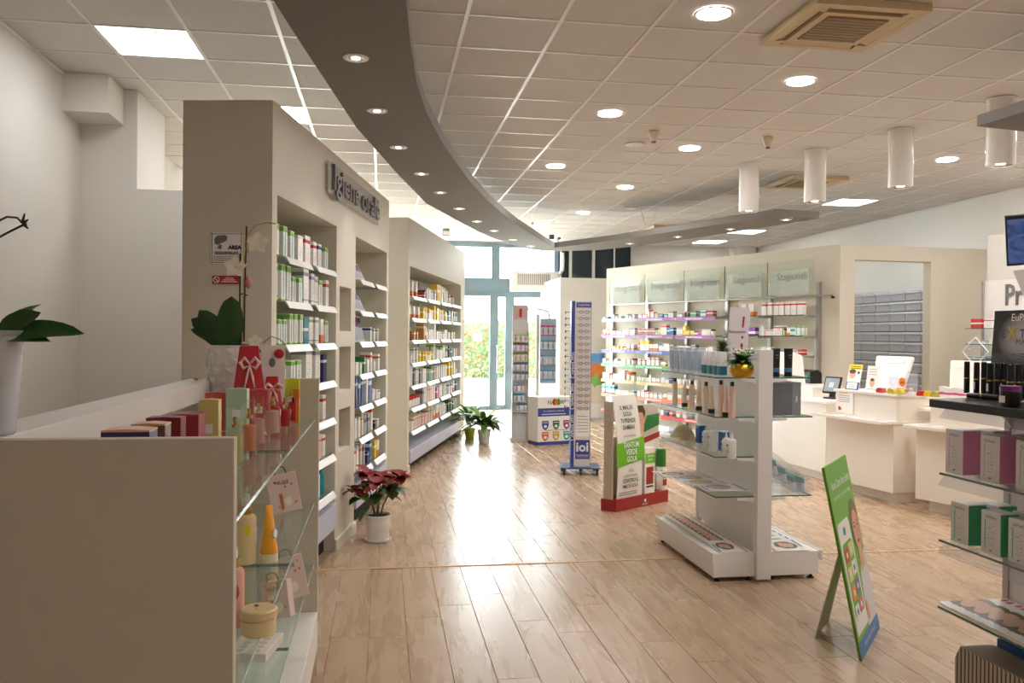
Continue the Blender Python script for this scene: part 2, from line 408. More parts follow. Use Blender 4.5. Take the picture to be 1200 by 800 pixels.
for k in range(4): window('window_%d' % (k+1), xs_up[k], xs_up[k+1], zt1, H-.03, 0.09, ['upper pane far left behind the shelving', 'upper pane left behind the shelving', 'upper window pane beside the second wall unit', 'wide upper window pane above the entrance door'][k])
o = struct('trim_5', m_alu, [(FXL, XD1, Y1-.06, Y1+.06, zt0, zt1)]); tag(o, 'grey aluminium transom above the doors')
xs_lo = [FXL, FXL+1.5, FXL+3.0, fx(578)]
for k in range(3): window('window_%d' % (k+5), xs_lo[k], xs_lo[k+1], 0.0, zt0, 0.08, ['lower pane far left behind the shelving', 'lower pane left behind the shelving', 'glazed panel left of the entrance door'][k])
def door(name, x0, x1, fw, label, handle=None):
    w = window(name, x0, x1, 0.0, zt0, fw, label)
    if handle:
        MB().tube([(handle, Y1-.07, 0.8), (handle, Y1-.1, 0.82), (handle, Y1-.1, 1.35), (handle, Y1-.07, 1.37)], .013, 8).build('door_handle', m_steel, w, smooth=True)
    return w
door('door_1', fx(578), fx(597), 0.1, 'narrow glazed door leaf with grey aluminium frame', fx(581.5))
door('door_2', fx(597), XD1, 0.1, 'wide glazed door leaf behind the blister pack stands', fx(600))
# paper notice stuck on the glass left of the door
pn = aty(560, 395, Y1-.02); q = aty(565, 400, Y1-.02)
tag(MB().box(aty(554.5, 395, Y1).x, aty(565, 395, Y1).x, Y1-.012, Y1-.008, aty(560, 400, Y1).z, aty(560, 390, Y1).z).build('paper_notice', m_plastic), 'small white paper notice stuck on the door glass', 'notice')
# dark glazing right of the entrance
m_dark = glass('dark_glazing', (60, 72, 78), 1.2, 0.05, 0.75, (66, 78, 84))
x0, x1 = XD1, fx(738)
o = struct('trim_6', mat('dark_panel', (52, 62, 68), 0.5), [(x0, x1, Y1+.03, Y1+.1, fz(327), H-.03)]); tag(o, 'dark shutter behind the high window')
for k, (pa, pb) in enumerate(((655, 667), (667, 694), (694, 719), (719, 737))):
    window('window_%d' % (k+8), fx(pa), fx(pb), fz(326), H-.04, 0.03, ['narrow dark window above the white partition', 'dark window pane above the white partition', 'second dark window pane above the white partition', 'dark window pane next to the back wall'][k], m_dark, m_white if k != 3 else m_blackm, Y1-.03)
MB().tube([aty(659, 296, Y1-.12), aty(659.5, 306, Y1-.12), aty(659, 316, Y1-.12), aty(656, 321, Y1-.12), aty(653, 322, Y1-.12)], .04, 8).build('pipe', m_white, smooth=True)
tag(bpy.data.objects['pipe'], 'white bent pipe beside the dark windows', 'pipe')
# small pilasters on the far wall
for k, (a, b) in enumerate(((852, 878), (893, 915))):
    o = struct('trim_%d' % (7+k), m_wallw, [(fx(a), fx(b), Y1-.3, Y1, 0, H)]); tag(o, ['white pilaster on the far wall', 'white pilaster nearest the right wall'][k])
# white partition right of the door
PW = 15.9
wp0, wp1 = aty(656, 400, PW).x, aty(725, 400, PW).x
o = struct('wall_partition', m_wallw, [(wp0, wp1, PW, PW+.15, 0, aty(680, 325.5, PW).z), (wp0, wp0+.12, PW+.15, Y1, 0, aty(680, 325.5, PW).z)]); tag(o, 'white partition right of the entrance')

# ---- beige partition with the supplement shelves
IA, IB, IC = atz(711, 315, 2.85), atz(985, 286, 2.85), atz(1157, 292, 2.85)
FI = Fr.line(IA, IB); LI = (IB-IA).to_2d().length
FJ = Fr.line(IB, IC); LJ = (IC-IB).to_2d().length
def fstruct(name, m, fr, boxes, label):
    mb = MB()
    for b in boxes: mb.box(*b)
    o = mb.build(name, m, None, fr.o, fr.rz); tag(o, label, kind='structure'); return o
fstruct('wall_integratori', m_beiged, FI, [(0, LI, 0, .15, 0, 2.85)], 'beige partition carrying the supplement shelves')
jt0, jt1, jz = FJ.hit(1002, 304)[0], FJ.hit(1091, 306)[0], 2.65
fstruct('wall_doorway', m_beiged, FJ, [(0, jt0, 0, .15, 0, 2.85), (jt1, LJ+.15, 0, .15, 0, 2.85), (jt0, jt1, 0, .15, jz, 2.85)], 'beige partition with the doorway to the drawer store')
KA = atz(1157.5, 276, 2.85); KB = atz(1200, 271, 2.85); KB = KA + (KB-KA)*3.2
FK = Fr.line(KA, KB); LK = (KB-KA).to_2d().length
fstruct('wall_shelf_side', m_wall, FK, [(0, LK, 0, .15, 0, 2.85)], 'cream partition at the right edge')
fstruct('baseboard_right', m_steel, FI, [(0.05, LI-.02, -.012, 0, 0, .08)], 'steel skirting under the supplement shelves')

# ---- grey suspended soffit
SZ, ST = 3.05, 0.085
outer = [(-.62, -1.2), (-.6, 1.5), (-.56, 2.8)] + [tuple(atz(x, y, SZ)[:2]) for x, y in ((320, 0), (352, 50), (385, 100), (418, 150), (467, 205), (500, 238.6), (530, 255), (560, 271), (580, 280), (620, 292), (643, 294.5))]
far_e = [tuple(atz(x, y, SZ)[:2]) for x, y in ((700, 293), (750, 288), (850, 273.5), (960, 256))]
inner = [tuple(atz(x, y, SZ)[:2]) for x, y in ((909, 253), (800, 269.5), (720, 281.5), (650, 290), (638, 283.5), (625, 275), (605, 262.5), (590, 251), (570, 233.5), (550, 212), (520, 170), (500, 132), (489, 100), (481, 50), (476, 0))] + [(.06, 2.8), (.04, 1.5), (.03, -1.2)]
sof = MB().prism(outer+far_e+inner, SZ, SZ+ST).build('curved_soffit', m_grey)
tag(sof, 'grey curved soffit band hung below the ceiling', kind='structure')
c0 = atz(1145, 148, SZ); dn = atz(1200, 131, SZ)-c0; df = atz(1200, 154, SZ)-c0
o = MB().prism([tuple((c0)[:2]), tuple((c0+df*2.6)[:2]), tuple((c0+df*2.6+dn*1.6)[:2]), tuple((c0+dn*1.6)[:2])], SZ, SZ+.075).build('soffit_end', m_grey)
tag(o, 'grey soffit end at the right edge', kind='structure')
m_wire = mat('wire', (150, 150, 150), 0.4, metal=0.8)
for px, py in ((572, 232), (624, 263), (759, 274), (873, 250), (640, 287), (760, 279), (300, 20)):
    p = atz(px, py, SZ+ST) if px > 400 else Vector((-.3, 3.5, SZ+ST))
    MB().tube([(p.x, p.y, SZ+ST-.01), (p.x-.12, p.y+.05, H)], .0015, 4).tube([(p.x, p.y, SZ+ST-.01), (p.x+.14, p.y-.05, H)], .0015, 4).lathe([(.012, SZ+ST-.002), (.012, SZ+ST+.03)], 8, (p.x, p.y, 0)).build('suspension_wire', m_wire, sof)

# ================================================================== lamps
def lamp(name, parent, loc, size, power, col=(1, .93, .84), spread=R(150), shape='DISK'):
    l = bpy.data.lights.new(name, 'AREA'); l.shape = shape; l.size = size; l.energy = power*LAMP; l.color = col; l.spread = spread
    o = bpy.data.objects.new(name, l); COL.objects.link(o); o.location = loc; o.parent = parent
    return o
DP, PP = 17.0, 14.0            # watts of one downlight, of one square panel
m_lamp = emit('lamp_glow', (254, 249, 245), DP*LAMP/(PI*PI*.1**2), True)
m_led = emit('led_panel_glow', (248, 251, 255), PP*LAMP/(PI*.576**2), True)
m_spotg = emit('spot_glow', (255, 244, 225), 6.0)
DL = [((2, -1), 'large round downlight nearest the camera, left of the ceiling cassette'), ((3, 3), ''), ((2, 3), 'round downlight above the glasses stand, second of the left row'), ((4, 1), 'round downlight in front of the ceiling cassette'), ((4, 5), 'round downlight between the two smoke sensors'), ((2, 7), 'round downlight third of the left row, toward the entrance'), ((4, 9), 'small round downlight beyond the smoke sensors'), ((4, 13), 'smallest round downlight near the soffit corner'), ((9, 5), 'round downlight between the two white cylinder lamps on the right'), ((11, 5), 'round downlight cut by the right edge of the picture'),
      ((2, -5), 'round downlight over the aisle behind the camera'), ((4, -3), 'round downlight right of the camera'), ((4, -7), 'unseen round downlight added as fill, far right behind the camera'), ((2, -9), 'unseen round downlight added as fill, farthest behind the camera'), ((4, -11), 'unseen round downlight added as fill behind the camera on the right'), ((9, 1), 'round downlight over the counter outside the picture'), ((11, 1), 'round downlight by the right wall outside the picture')]  # rearmost downlights are unseen, added to fill light from behind the camera
for (u, v), lab in DL:
    if not lab: continue
    x, y = GX+.6*u+.3, GY+.6*v+.3
    t = thing('round_downlight', lab, 'ceiling light', (x, y, H), group='round ceiling downlights')
    MB().lathe([(.105, .002), (.118, -.002), (.118, -.008), (.104, -.010), (.100, -.006)], 32, caps=False).build('trim_ring', m_plastic, t, smooth=True)
    MB().lathe([(.0, -.004), (.100, -.005), (.100, .0)], 32).build('diffuser', m_lamp, t)
LEDL = ['square light panel over the cream corner on the left', 'square light panel half hidden by the first wall unit', 'square light panel nearest above the right counter', 'square light panel beyond the grey soffit arm', 'square light panel farthest, by the back wall', 'square light panel behind the camera on the right', 'square light panel above the counter outside the picture', 'square light panel hidden behind the second wall unit', 'square light panel by the windows behind the shelving']
for (u, v), lab in zip(LEDS, LEDL):
    x, y = GX+.6*u+.3, GY+.6*v+.3
    t = thing('light_panel', lab, 'ceiling light', (x, y, H), group='square ceiling light panels')
    MB().box(-.288, .288, -.288, .288, .003, .012).build('diffuser', m_led, t)
    for q in ((-.3, .3, -.3, -.284), (-.3, .3, .284, .3), (-.3, -.284, -.284, .284), (.284, .3, -.284, .284)): B('frame', m_bar, t, *q, .0, .014)
SPX = [((417, 67), 'recessed spotlight nearest the camera in the curved soffit'), ((442, 129), 'second recessed spotlight along the curved soffit'), ((467, 172), 'third recessed spotlight along the curved soffit'), ((494, 203), 'fourth recessed spotlight along the curved soffit'), ((516, 225), 'fifth recessed spotlight along the curved soffit'), ((538, 244), 'sixth recessed spotlight along the curved soffit'), ((559, 259), 'seventh recessed spotlight along the curved soffit'), ((579, 270), 'eighth recessed spotlight along the curved soffit'), ((601, 280.5), 'ninth recessed spotlight along the curved soffit'), ((622, 288), 'recessed spotlight at the far corner of the soffit'),
       ((738, 285), 'spotlight farthest along the soffit arm on the right'), ((794, 277), 'second farthest spotlight in the soffit arm'), ((856, 268), 'spotlight next to last in the soffit arm'), ((921, 257), 'spotlight at the near tip of the soffit arm')]
for (px, py), lab in SPX:
    p = atz(px, py, SZ)
    t = thing('recessed_spotlight', lab, 'spotlight', (p.x, p.y, SZ), group='recessed spotlights in the grey soffit')
    MB().lathe([(.058, 0), (.068, -.003), (.066, -.008), (.050, -.009), (.040, -.001)], 24, caps=False).build('trim_ring', m_plastic, t, smooth=True)
    MB().lathe([(.042, -.002), (.030, -.006), (.024, -.004)], 20, caps=False).build('reflector', m_chrome, t, smooth=True)
    MB().lathe([(.0, -.0105), (.022, -.010), (.024, -.005)], 16).build('bulb', m_spotg, t, smooth=True)
    lamp('spot_lamp', t, (0, 0, -.014), .04, 2.2, (1, .92, .82), R(80))
CYL = [((878, 192), 'white cylinder lamp farthest left, by the soffit tip'), ((955.5, 176), 'second white cylinder lamp, in front of the second ceiling cassette'), ((1056, 152), 'third white cylinder lamp, largest whole one over the counter'), ((1173.5, 116), 'white cylinder lamp partly hidden by the grey soffit end')]
for (px, py), lab in CYL:
    p = atz(px, py, H); t = thing('cylinder_lamp', lab, 'ceiling lamp', (p.x, p.y, H), group='white cylinder ceiling lamps')
    MB().lathe([(.112, 0), (.112, -.545), (.108, -.553), (.098, -.553), (.096, -.50), (.0, -.50)], 36).build('housing', m_whiteg, t, smooth=True)
    MB().lathe([(.116, 0), (.116, -.014), (.112, -.016)], 36).build('ceiling_plate', m_plastic, t, smooth=True)
    MB().lathe([(.095, -.550), (.075, -.54), (.055, -.535), (.04, -.52)], 28, caps=False).build('reflector', m_chrome, t, smooth=True)
    MB().lathe([(.0, -.546), (.036, -.544), (.040, -.53)], 16).build('bulb', m_spotg, t, smooth=True)
    lamp('cylinder_lamp_light', t, (0, 0, -.556), .07, 7.0, (1, .92, .8), R(110))

# ---- ceiling fittings
m_cass = mat('aged_cream_plastic', (206, 184, 146), 0.45, var=0.06)
m_grille = mat('cassette_grille', (132, 112, 84), 0.7, var=0.15, scale=40, bump=0.3)
def cassette(cx, cy, lab):
    t = thing('ceiling_cassette', lab, 'air conditioner', (cx, cy, H)); h = .37
    MB().box(-.2, .2, -.2, .2, -.052, -.03).build('intake_grille', m_grille, t, bevel=.004)
    for k in range(9): B('grille_rib', m_cass, t, -.19, .19, -.176+k*.044, -.172+k*.044, -.0545, -.05)
    mb = MB()
    for i in range(4):
        a = i*PI/2; c, s = round(math.cos(a)), round(math.sin(a))
        def rq(pts): return [(x*c-y*s, x*s+y*c) for x, y in pts]
        for poly in ([(-h, -h), (h, -h), (h-.05, -h+.05), (-h+.05, -h+.05)], [(-.25, -.25), (.25, -.25), (.2, -.2), (-.2, -.2)], [(-h+.05, -h+.05), (-.26, -h+.05), (-.25, -.25)], [(.26, -h+.05), (h-.05, -h+.05), (.25, -.25)]):
            mb.prism(rq(poly), -.045, 0)
    mb.build('panel_frame', m_cass, t)
    for i in range(4):
        s_ = thing  # slot with a louvre in each side
        a = i*PI/2
        o = MB().box(-.26, .26, -.32, -.25, -.02, -.01).build('slot', m_blackm, t, rz=a)
        o = MB().prism([(-.318, -.044), (-.270, -.030), (-.268, -.026), (-.318, -.040)], -.245, .245, 'x').build('louvre', m_cass, t, rz=a)
    return t
cassette(2.865, 4.985, 'cream ceiling air conditioner cassette nearest the camera')
p = atz(945, 212, H); cassette(p.x, p.y, 'second ceiling cassette behind the white cylinder lamps')
p = atz(786, 265.5, H); cassette(p.x, p.y+.2, 'small distant ceiling cassette above the soffit arm')
m_sens = mat('sensor_cream', (222, 208, 186), 0.5)
for px, py, lab in ((766, 154, 'cream cone smoke sensor left, above the gondola'), (900, 161, 'cream cone smoke sensor right, nearer the cylinder lamps')):
    p = atz(px, py, H); t = thing('smoke_sensor', lab, 'smoke sensor', (p.x, p.y, H))
    MB().lathe([(.055, 0), (.055, -.02), (.045, -.05), (.03, -.085), (.022, -.1), (0, -.1)], 24).build('sensor_body', m_sens, t, smooth=True)
    MB().lathe([(.024, -.098), (.022, -.112), (0, -.114)], 16).build('sensor_tip', mat('sensor_brown', (120, 100, 80), .5), t, smooth=True)
for px, py, lab in ((744, 169, 'flat round ceiling speaker by the left smoke sensor'), (740, 243, 'flat round ceiling speaker far back near the soffit')):
    p = atz(px, py, H); t = thing('ceiling_speaker', lab, 'speaker', (p.x, p.y, H))
    MB().lathe([(.10, 0), (.10, -.008), (.085, -.018), (0, -.02)], 28).build('speaker_cover', m_plastic, t, smooth=True)
    MB().lathe([(.106, 0), (.106, -.006), (.1, -.008)], 28).build('speaker_ring', m_bar, t, smooth=True)
p = atz(656, 284, SZ+ST); t = thing('security_camera', 'small security camera on the far corner of the soffit', 'camera', (p.x, p.y+.05, SZ+ST))
MB().box(-.05, .05, -.02, .12, .04, .11).build('camera_body', m_plastic, t, bevel=.01); MB().lathe([(.02, 0), (.02, .045)], 10).build('camera_foot', m_plastic, t); MB().tube([(0, -.021, .075), (0, -.05, .075)], .025, 12).build('camera_lens', m_blackm, t)
B('camera_hood', m_blackm, t, -.16, -.09, -.02, .06, .06, .13)
p = atz(522.5, 274.5, H-.1); t = thing('emergency_lamp', 'small grey box lamp under the ceiling by the windows', 'lamp', (p.x, p.y, H))
MB().box(-.07, .07, -.05, .05, -.13, 0).build('lamp_box', mat('grey_box', (140, 142, 145), .5), t, bevel=.008); B('lamp_window', m_plastic, t, -.055, .055, -.054, -.048, -.115, -.04)

# ---- outside: paving and hedge
o = struct('pavement_outside', mat('bright_paving', (215, 212, 205), .9, var=.08, scale=2), [(-20, 30, Y1+.15, 45, -.12, -.02)]); tag(o, 'bright paving outside the glass front')
def leaf_stuff(name, n, boxf, mats, seed, size):
    rr = random.Random(seed); mb = MB()
    for i in range(n):
        p, nm = boxf(rr); s = size*rr.uniform(.6, 1.3); a = Vector((rr.uniform(-1, 1), rr.uniform(-1, 1), rr.uniform(-1, 1))).normalized(); b = a.orthogonal().normalized(); c = a.cross(b)
        mb.add([p-b*s, p+c*s*.5, p+b*s, p-c*s*.5], [(0, 1, 2, 3)], rr.randrange(len(mats)))
    return mb.mesh(name, mats, fix=False)
hm = [mat('hedge_leaf_%d' % i, c, .7) for i, c in enumerate(((58, 78, 40), (84, 98, 54), (110, 80, 52), (124, 58, 44), (98, 108, 70)))]
hz = aty(560, 374, 31.2).z
t = thing('hedge', 'autumn hedge seen through the glass doors', 'hedge', (0, 0, 0))
o = obj('foliage', leaf_stuff('foliage', 16000, lambda r: (Vector((r.uniform(-5, 12), 30.9+r.uniform(0, 1.0)**2*.9, r.uniform(0, hz))), None), hm, 3, .07), t); tag(o, kind='stuff')
MB().box(-5, 12, 31.4, 31.8, 0, hz-.1).build('hedge_core', hm[0], t)

# ================================================================== products
# style: adjective, base, accent, bands, stripe
ST_ = {
 'wg': ('white and green', (240, 241, 236), (134, 190, 60), ((.82, .97), (.0, .06)), (70, 150, 150)),
 'wr': ('white and red', (243, 238, 234), (206, 52, 40), ((.74, .86),), None),
 'wo': ('white and orange', (243, 240, 232), (226, 116, 52), ((.0, .35),), None),
 'wb': ('white and blue', (240, 242, 245), (52, 96, 170), ((.78, .92),), None),
 'wt': ('white and teal', (236, 242, 242), (24, 140, 150), ((.55, .85), (.0, .12)), None),
 't': ('teal', (24, 132, 148), (230, 240, 240), ((.5, .62),), None),
 'w': ('plain white', (244, 242, 238), (210, 208, 205), ((.9, .94),), None),
 'wk': ('white and grey', (238, 236, 234), (150, 150, 158), ((.8, .9), (.1, .14)), None),
 'y': ('bright yellow', (232, 196, 40), (250, 240, 200), ((.55, .7),), None),
 'wy': ('white and yellow', (244, 240, 228), (232, 190, 30), ((.6, .95),), None),
 'o': ('orange brown', (196, 128, 60), (236, 220, 190), ((.7, .82),), None),
 'rd': ('red', (196, 48, 46), (240, 230, 226), ((.45, .6),), None),
 'rb': ('brick red', (150, 66, 52), (230, 200, 180), ((.5, .66),), None),
 'nv': ('navy blue', (28, 38, 92), (200, 205, 225), ((.7, .8),), None),
 'bl': ('blue', (44, 98, 160), (225, 232, 240), ((.6, .75),), None),
 'gr': ('green', (52, 140, 78), (230, 240, 230), ((.55, .68),), None),
 'dg': ('dark green', (40, 78, 52), (214, 180, 80), ((.7, .8),), None),
 'pk': ('pale pink', (234, 196, 186), (200, 120, 120), ((.72, .8),), None),
 'mg': ('magenta', (196, 40, 120), (245, 225, 235), ((.5, .6),), None),
 'vt': ('violet', (120, 62, 150), (245, 235, 245), ((.2, .5),), None),
 'bg': ('beige', (222, 206, 184), (170, 140, 110), ((.7, .8),), None),
 'gy': ('grey', (170, 172, 176), (90, 96, 110), ((.6, .8),), None),
 'bk': ('black', (30, 30, 34), (180, 180, 186), ((.7, .8),), None),
 'lb': ('pale blue', (176, 196, 222), (240, 244, 250), ((.3, .6),), (110, 130, 170)),
}
def smat(k):
    a, base, acc, bands, st = ST_[k]; return carton_mat(k, base, acc, bands, stripe=st)
CART = {}
def carton_mesh(w, d, h, m):
    """a folded card box: chamfered edges and a tucked flap line on top"""
    key = (w, d, h, m.name)
    if key in CART: return CART[key]
    c = min(.002, w*.05); x, y = w/2, d
    def ring(ix, z, iy=None):
        iy = ix if iy is None else iy
        return [(-x+ix, iy, z), (x-ix, iy, z), (x-ix, y-iy, z), (-x+ix, y-iy, z)]
    vs = ring(c, 0) + ring(0, c) + ring(0, h-c) + ring(c, h) + [(-x+c, y-c-.004, h), (x-c, y-c-.004, h), (x-c, y-c-.004, h-.002), (-x+c, y-c-.004, h-.002)]
    fs = [(0, 3, 2, 1)]
    for a in (0, 4, 8):
        fs += [(a+i, a+(i+1) % 4, a+4+(i+1) % 4, a+4+i) for i in range(4)]
    fs += [(12, 13, 17, 16), (16, 17, 18, 19), (19, 18, 14, 15)]
    mb = MB(); mb.add(vs, fs); CART[key] = mb.mesh('carton', m, fix=False); return CART[key]
BOT = {}
def bottle_parts(kind, w, h, col, capcol):
    key = (kind, w, h, col, capcol)
    if key in BOT: return BOT[key]
    r = w/2; bm = mat('bottle_%d_%d_%d' % col, col, .3, var=.02); cm = mat('cap_%d_%d_%d' % capcol, capcol, .35, var=.02)
    if kind == 'jar': body = [(r*.9, 0), (r, .004), (r, h*.68), (r*.92, h*.72)]; cap = [(r*1.0, h*.72), (r*1.02, h*.74), (r*1.02, h*.98), (r*.96, h)]
    elif kind == 'tube': body = None; cap = [(r*.8, 0), (r*.85, .003), (r*.85, h*.14), (r*.8, h*.15)]
    else: body = [(r*.92, 0), (r, .005), (r, h*.66), (r*.9, h*.74), (r*.45, h*.80), (r*.42, h*.84)]; cap = [(r*.5, h*.83), (r*.52, h*.84), (r*.5, h*.98), (r*.44, h)]
    if kind == 'tube':
        mb = MB(); rows = []
        for i in range(7):
            f = i/6; z = h*.15+f*h*.85; a = r*(.95+.1*f); b = r*.8*(1-f)+.0012
            rows.append([(a*math.cos(2*PI*k/14), b*math.sin(2*PI*k/14)+r, z) for k in range(14)])
        vs = [p for q in rows for p in q]; n = 14
        fs = [(i*n+k, i*n+(k+1) % n, (i+1)*n+(k+1) % n, (i+1)*n+k) for i in range(6) for k in range(n)] + [tuple(range(n))[::-1], tuple(6*n+k for k in range(n))]
        mb.add(vs, fs); bo = mb.mesh('tube_body', bm, True)
    else: bo = MB().lathe(body, 16, (0, r, 0)).mesh('bottle_body', bm, True)
    ca = MB().lathe(cap, 16, (0, r, 0)).mesh('cap', cm, True)
    BOT[key] = (bo, ca); return BOT[key]
BOTC = {'jr': ('jar', 'white jar with red lid', (238, 234, 228), (190, 44, 36)), 'jo': ('jar', 'white jar with orange lid', (238, 234, 228), (222, 110, 40)), 'jk': ('jar', 'white jar with dark lid', (236, 234, 230), (50, 46, 44)),
        'bw': ('bottle', 'white bottle', (240, 240, 238), (236, 236, 236)), 'bt': ('bottle', 'turquoise bottle', (20, 150, 160), (16, 100, 120)), 'br': ('bottle', 'red capped bottle', (226, 226, 226), (200, 40, 34)), 'bb': ('bottle', 'brown bottle', (110, 66, 36), (230, 200, 60)),
        'tp': ('tube', 'pale tube standing on its cap', (232, 214, 196), (30, 28, 28)), 'tw': ('tube', 'white tube standing on its cap', (240, 240, 240), (60, 90, 150)), 'jg': ('jar', 'green jar with dark lid', (110, 150, 60), (60, 60, 54))}
NPROD = [0]
def place_product(code, w, d, h, fr, x, y, z, where, tilt=0.0, group=None):
    """one thing on a shelf; code is a style of carton or of bottle"""
    p = fr.pt(x, y, z); NPROD[0] += 1
    size = 'tall ' if h > .17 else ('low ' if h < .075 else ('slim ' if w < .04 else ''))
    if code in BOTC:
        kind, desc, c1, c2 = BOTC[code]
        bo, ca = bottle_parts(kind, w, h, c1, c2)
        t = thing({'jar': 'jar', 'bottle': 'bottle', 'tube': 'tube'}[kind], '%s, %s' % (desc, where), kind, p, fr.rz + tilt, group)
        obj('container', bo, t); obj('cap', ca, t); return t
    nm = {'oral': 'oral_care_carton', 'supp': 'supplement_carton', 'seas': 'supplement_carton'}.get((group or '')[:4], 'cosmetics_carton' if 'second wall' in (group or '') else 'carton')
    o = obj(nm, carton_mesh(w, d, h, smat(code)), None, p, fr.rz + tilt)
    return tag(o, '%s%s carton, %s' % (size, ST_[code][0], where), 'carton', group)
def row(items, fr, x0, x1, y, z, where, group, seed=0, fill=None):
    """items: (code, w, d, h) left to right; gaps are shared out over x0..x1"""
    tot = sum(i[1] for i in items); gap = max(.001, (x1-x0-tot)/max(1, len(items)))
    if tot > (x1-x0): k = (x1-x0)/tot*.98; items = [(c, round(w*k, 4), d, h) for c, w, d, h in items]; gap = .0012
    rr = random.Random(seed); x = x0
    if fill is not None: gap = min(gap, fill)
    for i, (c, w, d, h) in enumerate(items):
        g = gap*rr.uniform(.5, 1.0); x += g*.5
        if c != '-': place_product(c, w, d, h, fr, x + w/2, y + rr.uniform(0, .012), z, where % ORD[i+1], group=group)
        x += w + (gap - g*.5)
def parse(s, scale=1.0, dd=.1):
    """'wg3:9x21 wr:12x20' -> three green-white cartons 9 cm wide and 21 cm tall, ..."""
    out = []
    for tok in s.split():
        a, b = tok.split(':'); n = ''.join(c for c in a if c.isdigit()); c = a.rstrip('0123456789')
        dims = [float(q)/100*scale for q in b.split('x')]
        if len(dims) == 2: dims.append(dd)
        for _ in range(int(n or 1)): out.append((c, round(dims[0], 4), round(dims[2], 4), round(dims[1], 4)))
    return out

# ================================================================== wall units
SHZ = [2.05, 1.79, 1.53, 1.26, .99, .725, .455]
def flap_mesh(w, h=.040):
    # tilted label holder: a clear-fronted strip leaning outwards
    return MB().prism([(0, .004), (-.006, 0), (-.028, -h), (-.024, -h-.002), (.002, -.004)], 0, w, 'x').mesh('label_holder', m_strip)
FLAPS = {}
def shelf(parent, x0, x1, y0, y1, z, flaps, m=None, th=.008):
    s = B('shelf', m or m_shelfg, parent, x0, x1, y0, y1, z-th, z)
    for a, b in flaps:
        k = round(b-a, 3)
        if k not in FLAPS: FLAPS[k] = flap_mesh(k)
        obj('label_holder', FLAPS[k], s, (a, y0-.001, z-.001))
    return s
U1A, U1B = atz(320, 117, 2.9), atz(456, 235.6, 2.9)
U1 = Fr.line(U1A, U1B); U1L = 3.55; UD = .51
t = fthing('wall_unit', 'tall beige wall unit with the Igiene orale sign', 'shelving unit', U1)
UH = 2.9
n1, n2, s1, s2 = (.085, 1.47), (2.10, 3.45), 1.575, 1.95
B('end_panel', m_beige, t, 0, .03, 0, UD, 0, UH, .002); B('end_panel', m_beige, t, U1L-.03, U1L, 0, UD, 0, UH, .002)
B('header', m_beige, t, .03, U1L-.03, 0, .03, 2.385, UH); B('top_panel', m_beige, t, .03, U1L-.03, .03, UD, UH-.03, UH)
B('stile', m_beige, t, .03, n1[0], 0, .03, 0, 2.385); B('stile', m_beige, t, n2[1], U1L-.03, 0, .03, 0, 2.385)
B('divider', m_beige, t, n1[1], s1, 0, UD-.02, 0, 2.385, .002); B('divider', m_beige, t, s2, n2[0], 0, UD-.02, 0, 2.385, .002)
B('back_panel', m_beige, t, .03, U1L-.03, UD-.02, UD, 0, UH-.03)
B('niche_ceiling', m_beige, t, n1[0], n1[1], .03, UD-.02, 2.385, 2.405); B('niche_ceiling', m_beige, t, n2[0], n2[1], .03, UD-.02, 2.385, 2.405)
B('side_lining', m_beige, t, .03, n1[0], .03, UD-.02, 0, 2.385); B('side_lining', m_beige, t, n2[1], U1L-.03, .03, UD-.02, 0, 2.385)
nz = [(.715, 1.03), (1.165, 1.50), (1.62, 1.955)]
zz = [0.0] + [v for p in nz for v in p] + [2.385]
for k in range(0, len(zz), 2): B('niche_block', m_beige, t, s1, s2, 0, UD-.02, zz[k], zz[k+1], .001)
for a, b in nz: B('niche_back', m_beige, t, s1, s2, .2, .22, a, b)
for a, b, nm in ((n1[0], n1[1], 0), (n2[0], n2[1], 1)):
    B('deck', m_deck, t, a, b, -.02, UD-.02, .18, .36, .006); B('plinth', m_blackm, t, a, b, .08, .1, 0, .18)
MB().prism([(0, 0), (-.018, 0), (-.018, .085), (-.012, .09), (0, .09)], n1[1]-.01, n2[0]+.01, 'x').build('skirting', m_beige, t)
MB().prism([(0, 0), (-.018, 0), (-.018, .085), (-.012, .09), (0, .09)], n2[1]-.01, U1L, 'x').build('skirting', m_beige, t)
for k, (a, b) in enumerate((n1, n2)):
    L = b-a
    for z in SHZ:
        shelf(t, a+.004, b-.004, .0, .36, z, [(a+.16, a+L/2-.02), (a+L/2+.12, b-.06)])
        for q in (a+.02, b-.03): B('bracket', m_steel, t, q, q+.008, .01, .40, z-.02, z-.008)
    for q in (a+L*.5,): B('upright', m_steel, t, q-.012, q+.012, UD-.035, UD-.02, .36, 2.37)
W1 = '%s from left, ' + '%s shelf, left niche of Igiene orale unit'
rows1 = ['wg:10x19 wg:8x19 wg:8x18 w:11x17 wr:12x19 wr:8x17 wb:8x17 wg:8x16', 'wk:10x22 wg2:8x22 wg2:7x16 wk:12x23 wk:8x21 wk:8x20 wg:9x18 wr:8x19', 'wg:6x15 wg2:7x15 wg2:7x19 wg:6x19 t:10x17 wk:9x18 wk:9x18 wo:8x17 wg:8x16', 'wg:8x14 wg:8x15 wg2:9x17 wk:14x25 wk:12x24 nv:10x19', '-:50x1 w:9x17 bg2:8x17 wr:8x17', '-:60x1 w2:8x15 pk:8x17 wr:8x15', '-:55x1 bt2:8x22 w:8x16 bt:8x20']
for i, s in enumerate(rows1): row(parse(s), U1, n1[0]+.03, n1[1]-.08, .03, SHZ[i]+.0005, W1.replace('%s shelf', ORD[i+1]+' shelf'), 'oral care cartons in the first wall unit', i)
W2 = '%s from left, ' + '%s shelf, right niche of Igiene orale unit'
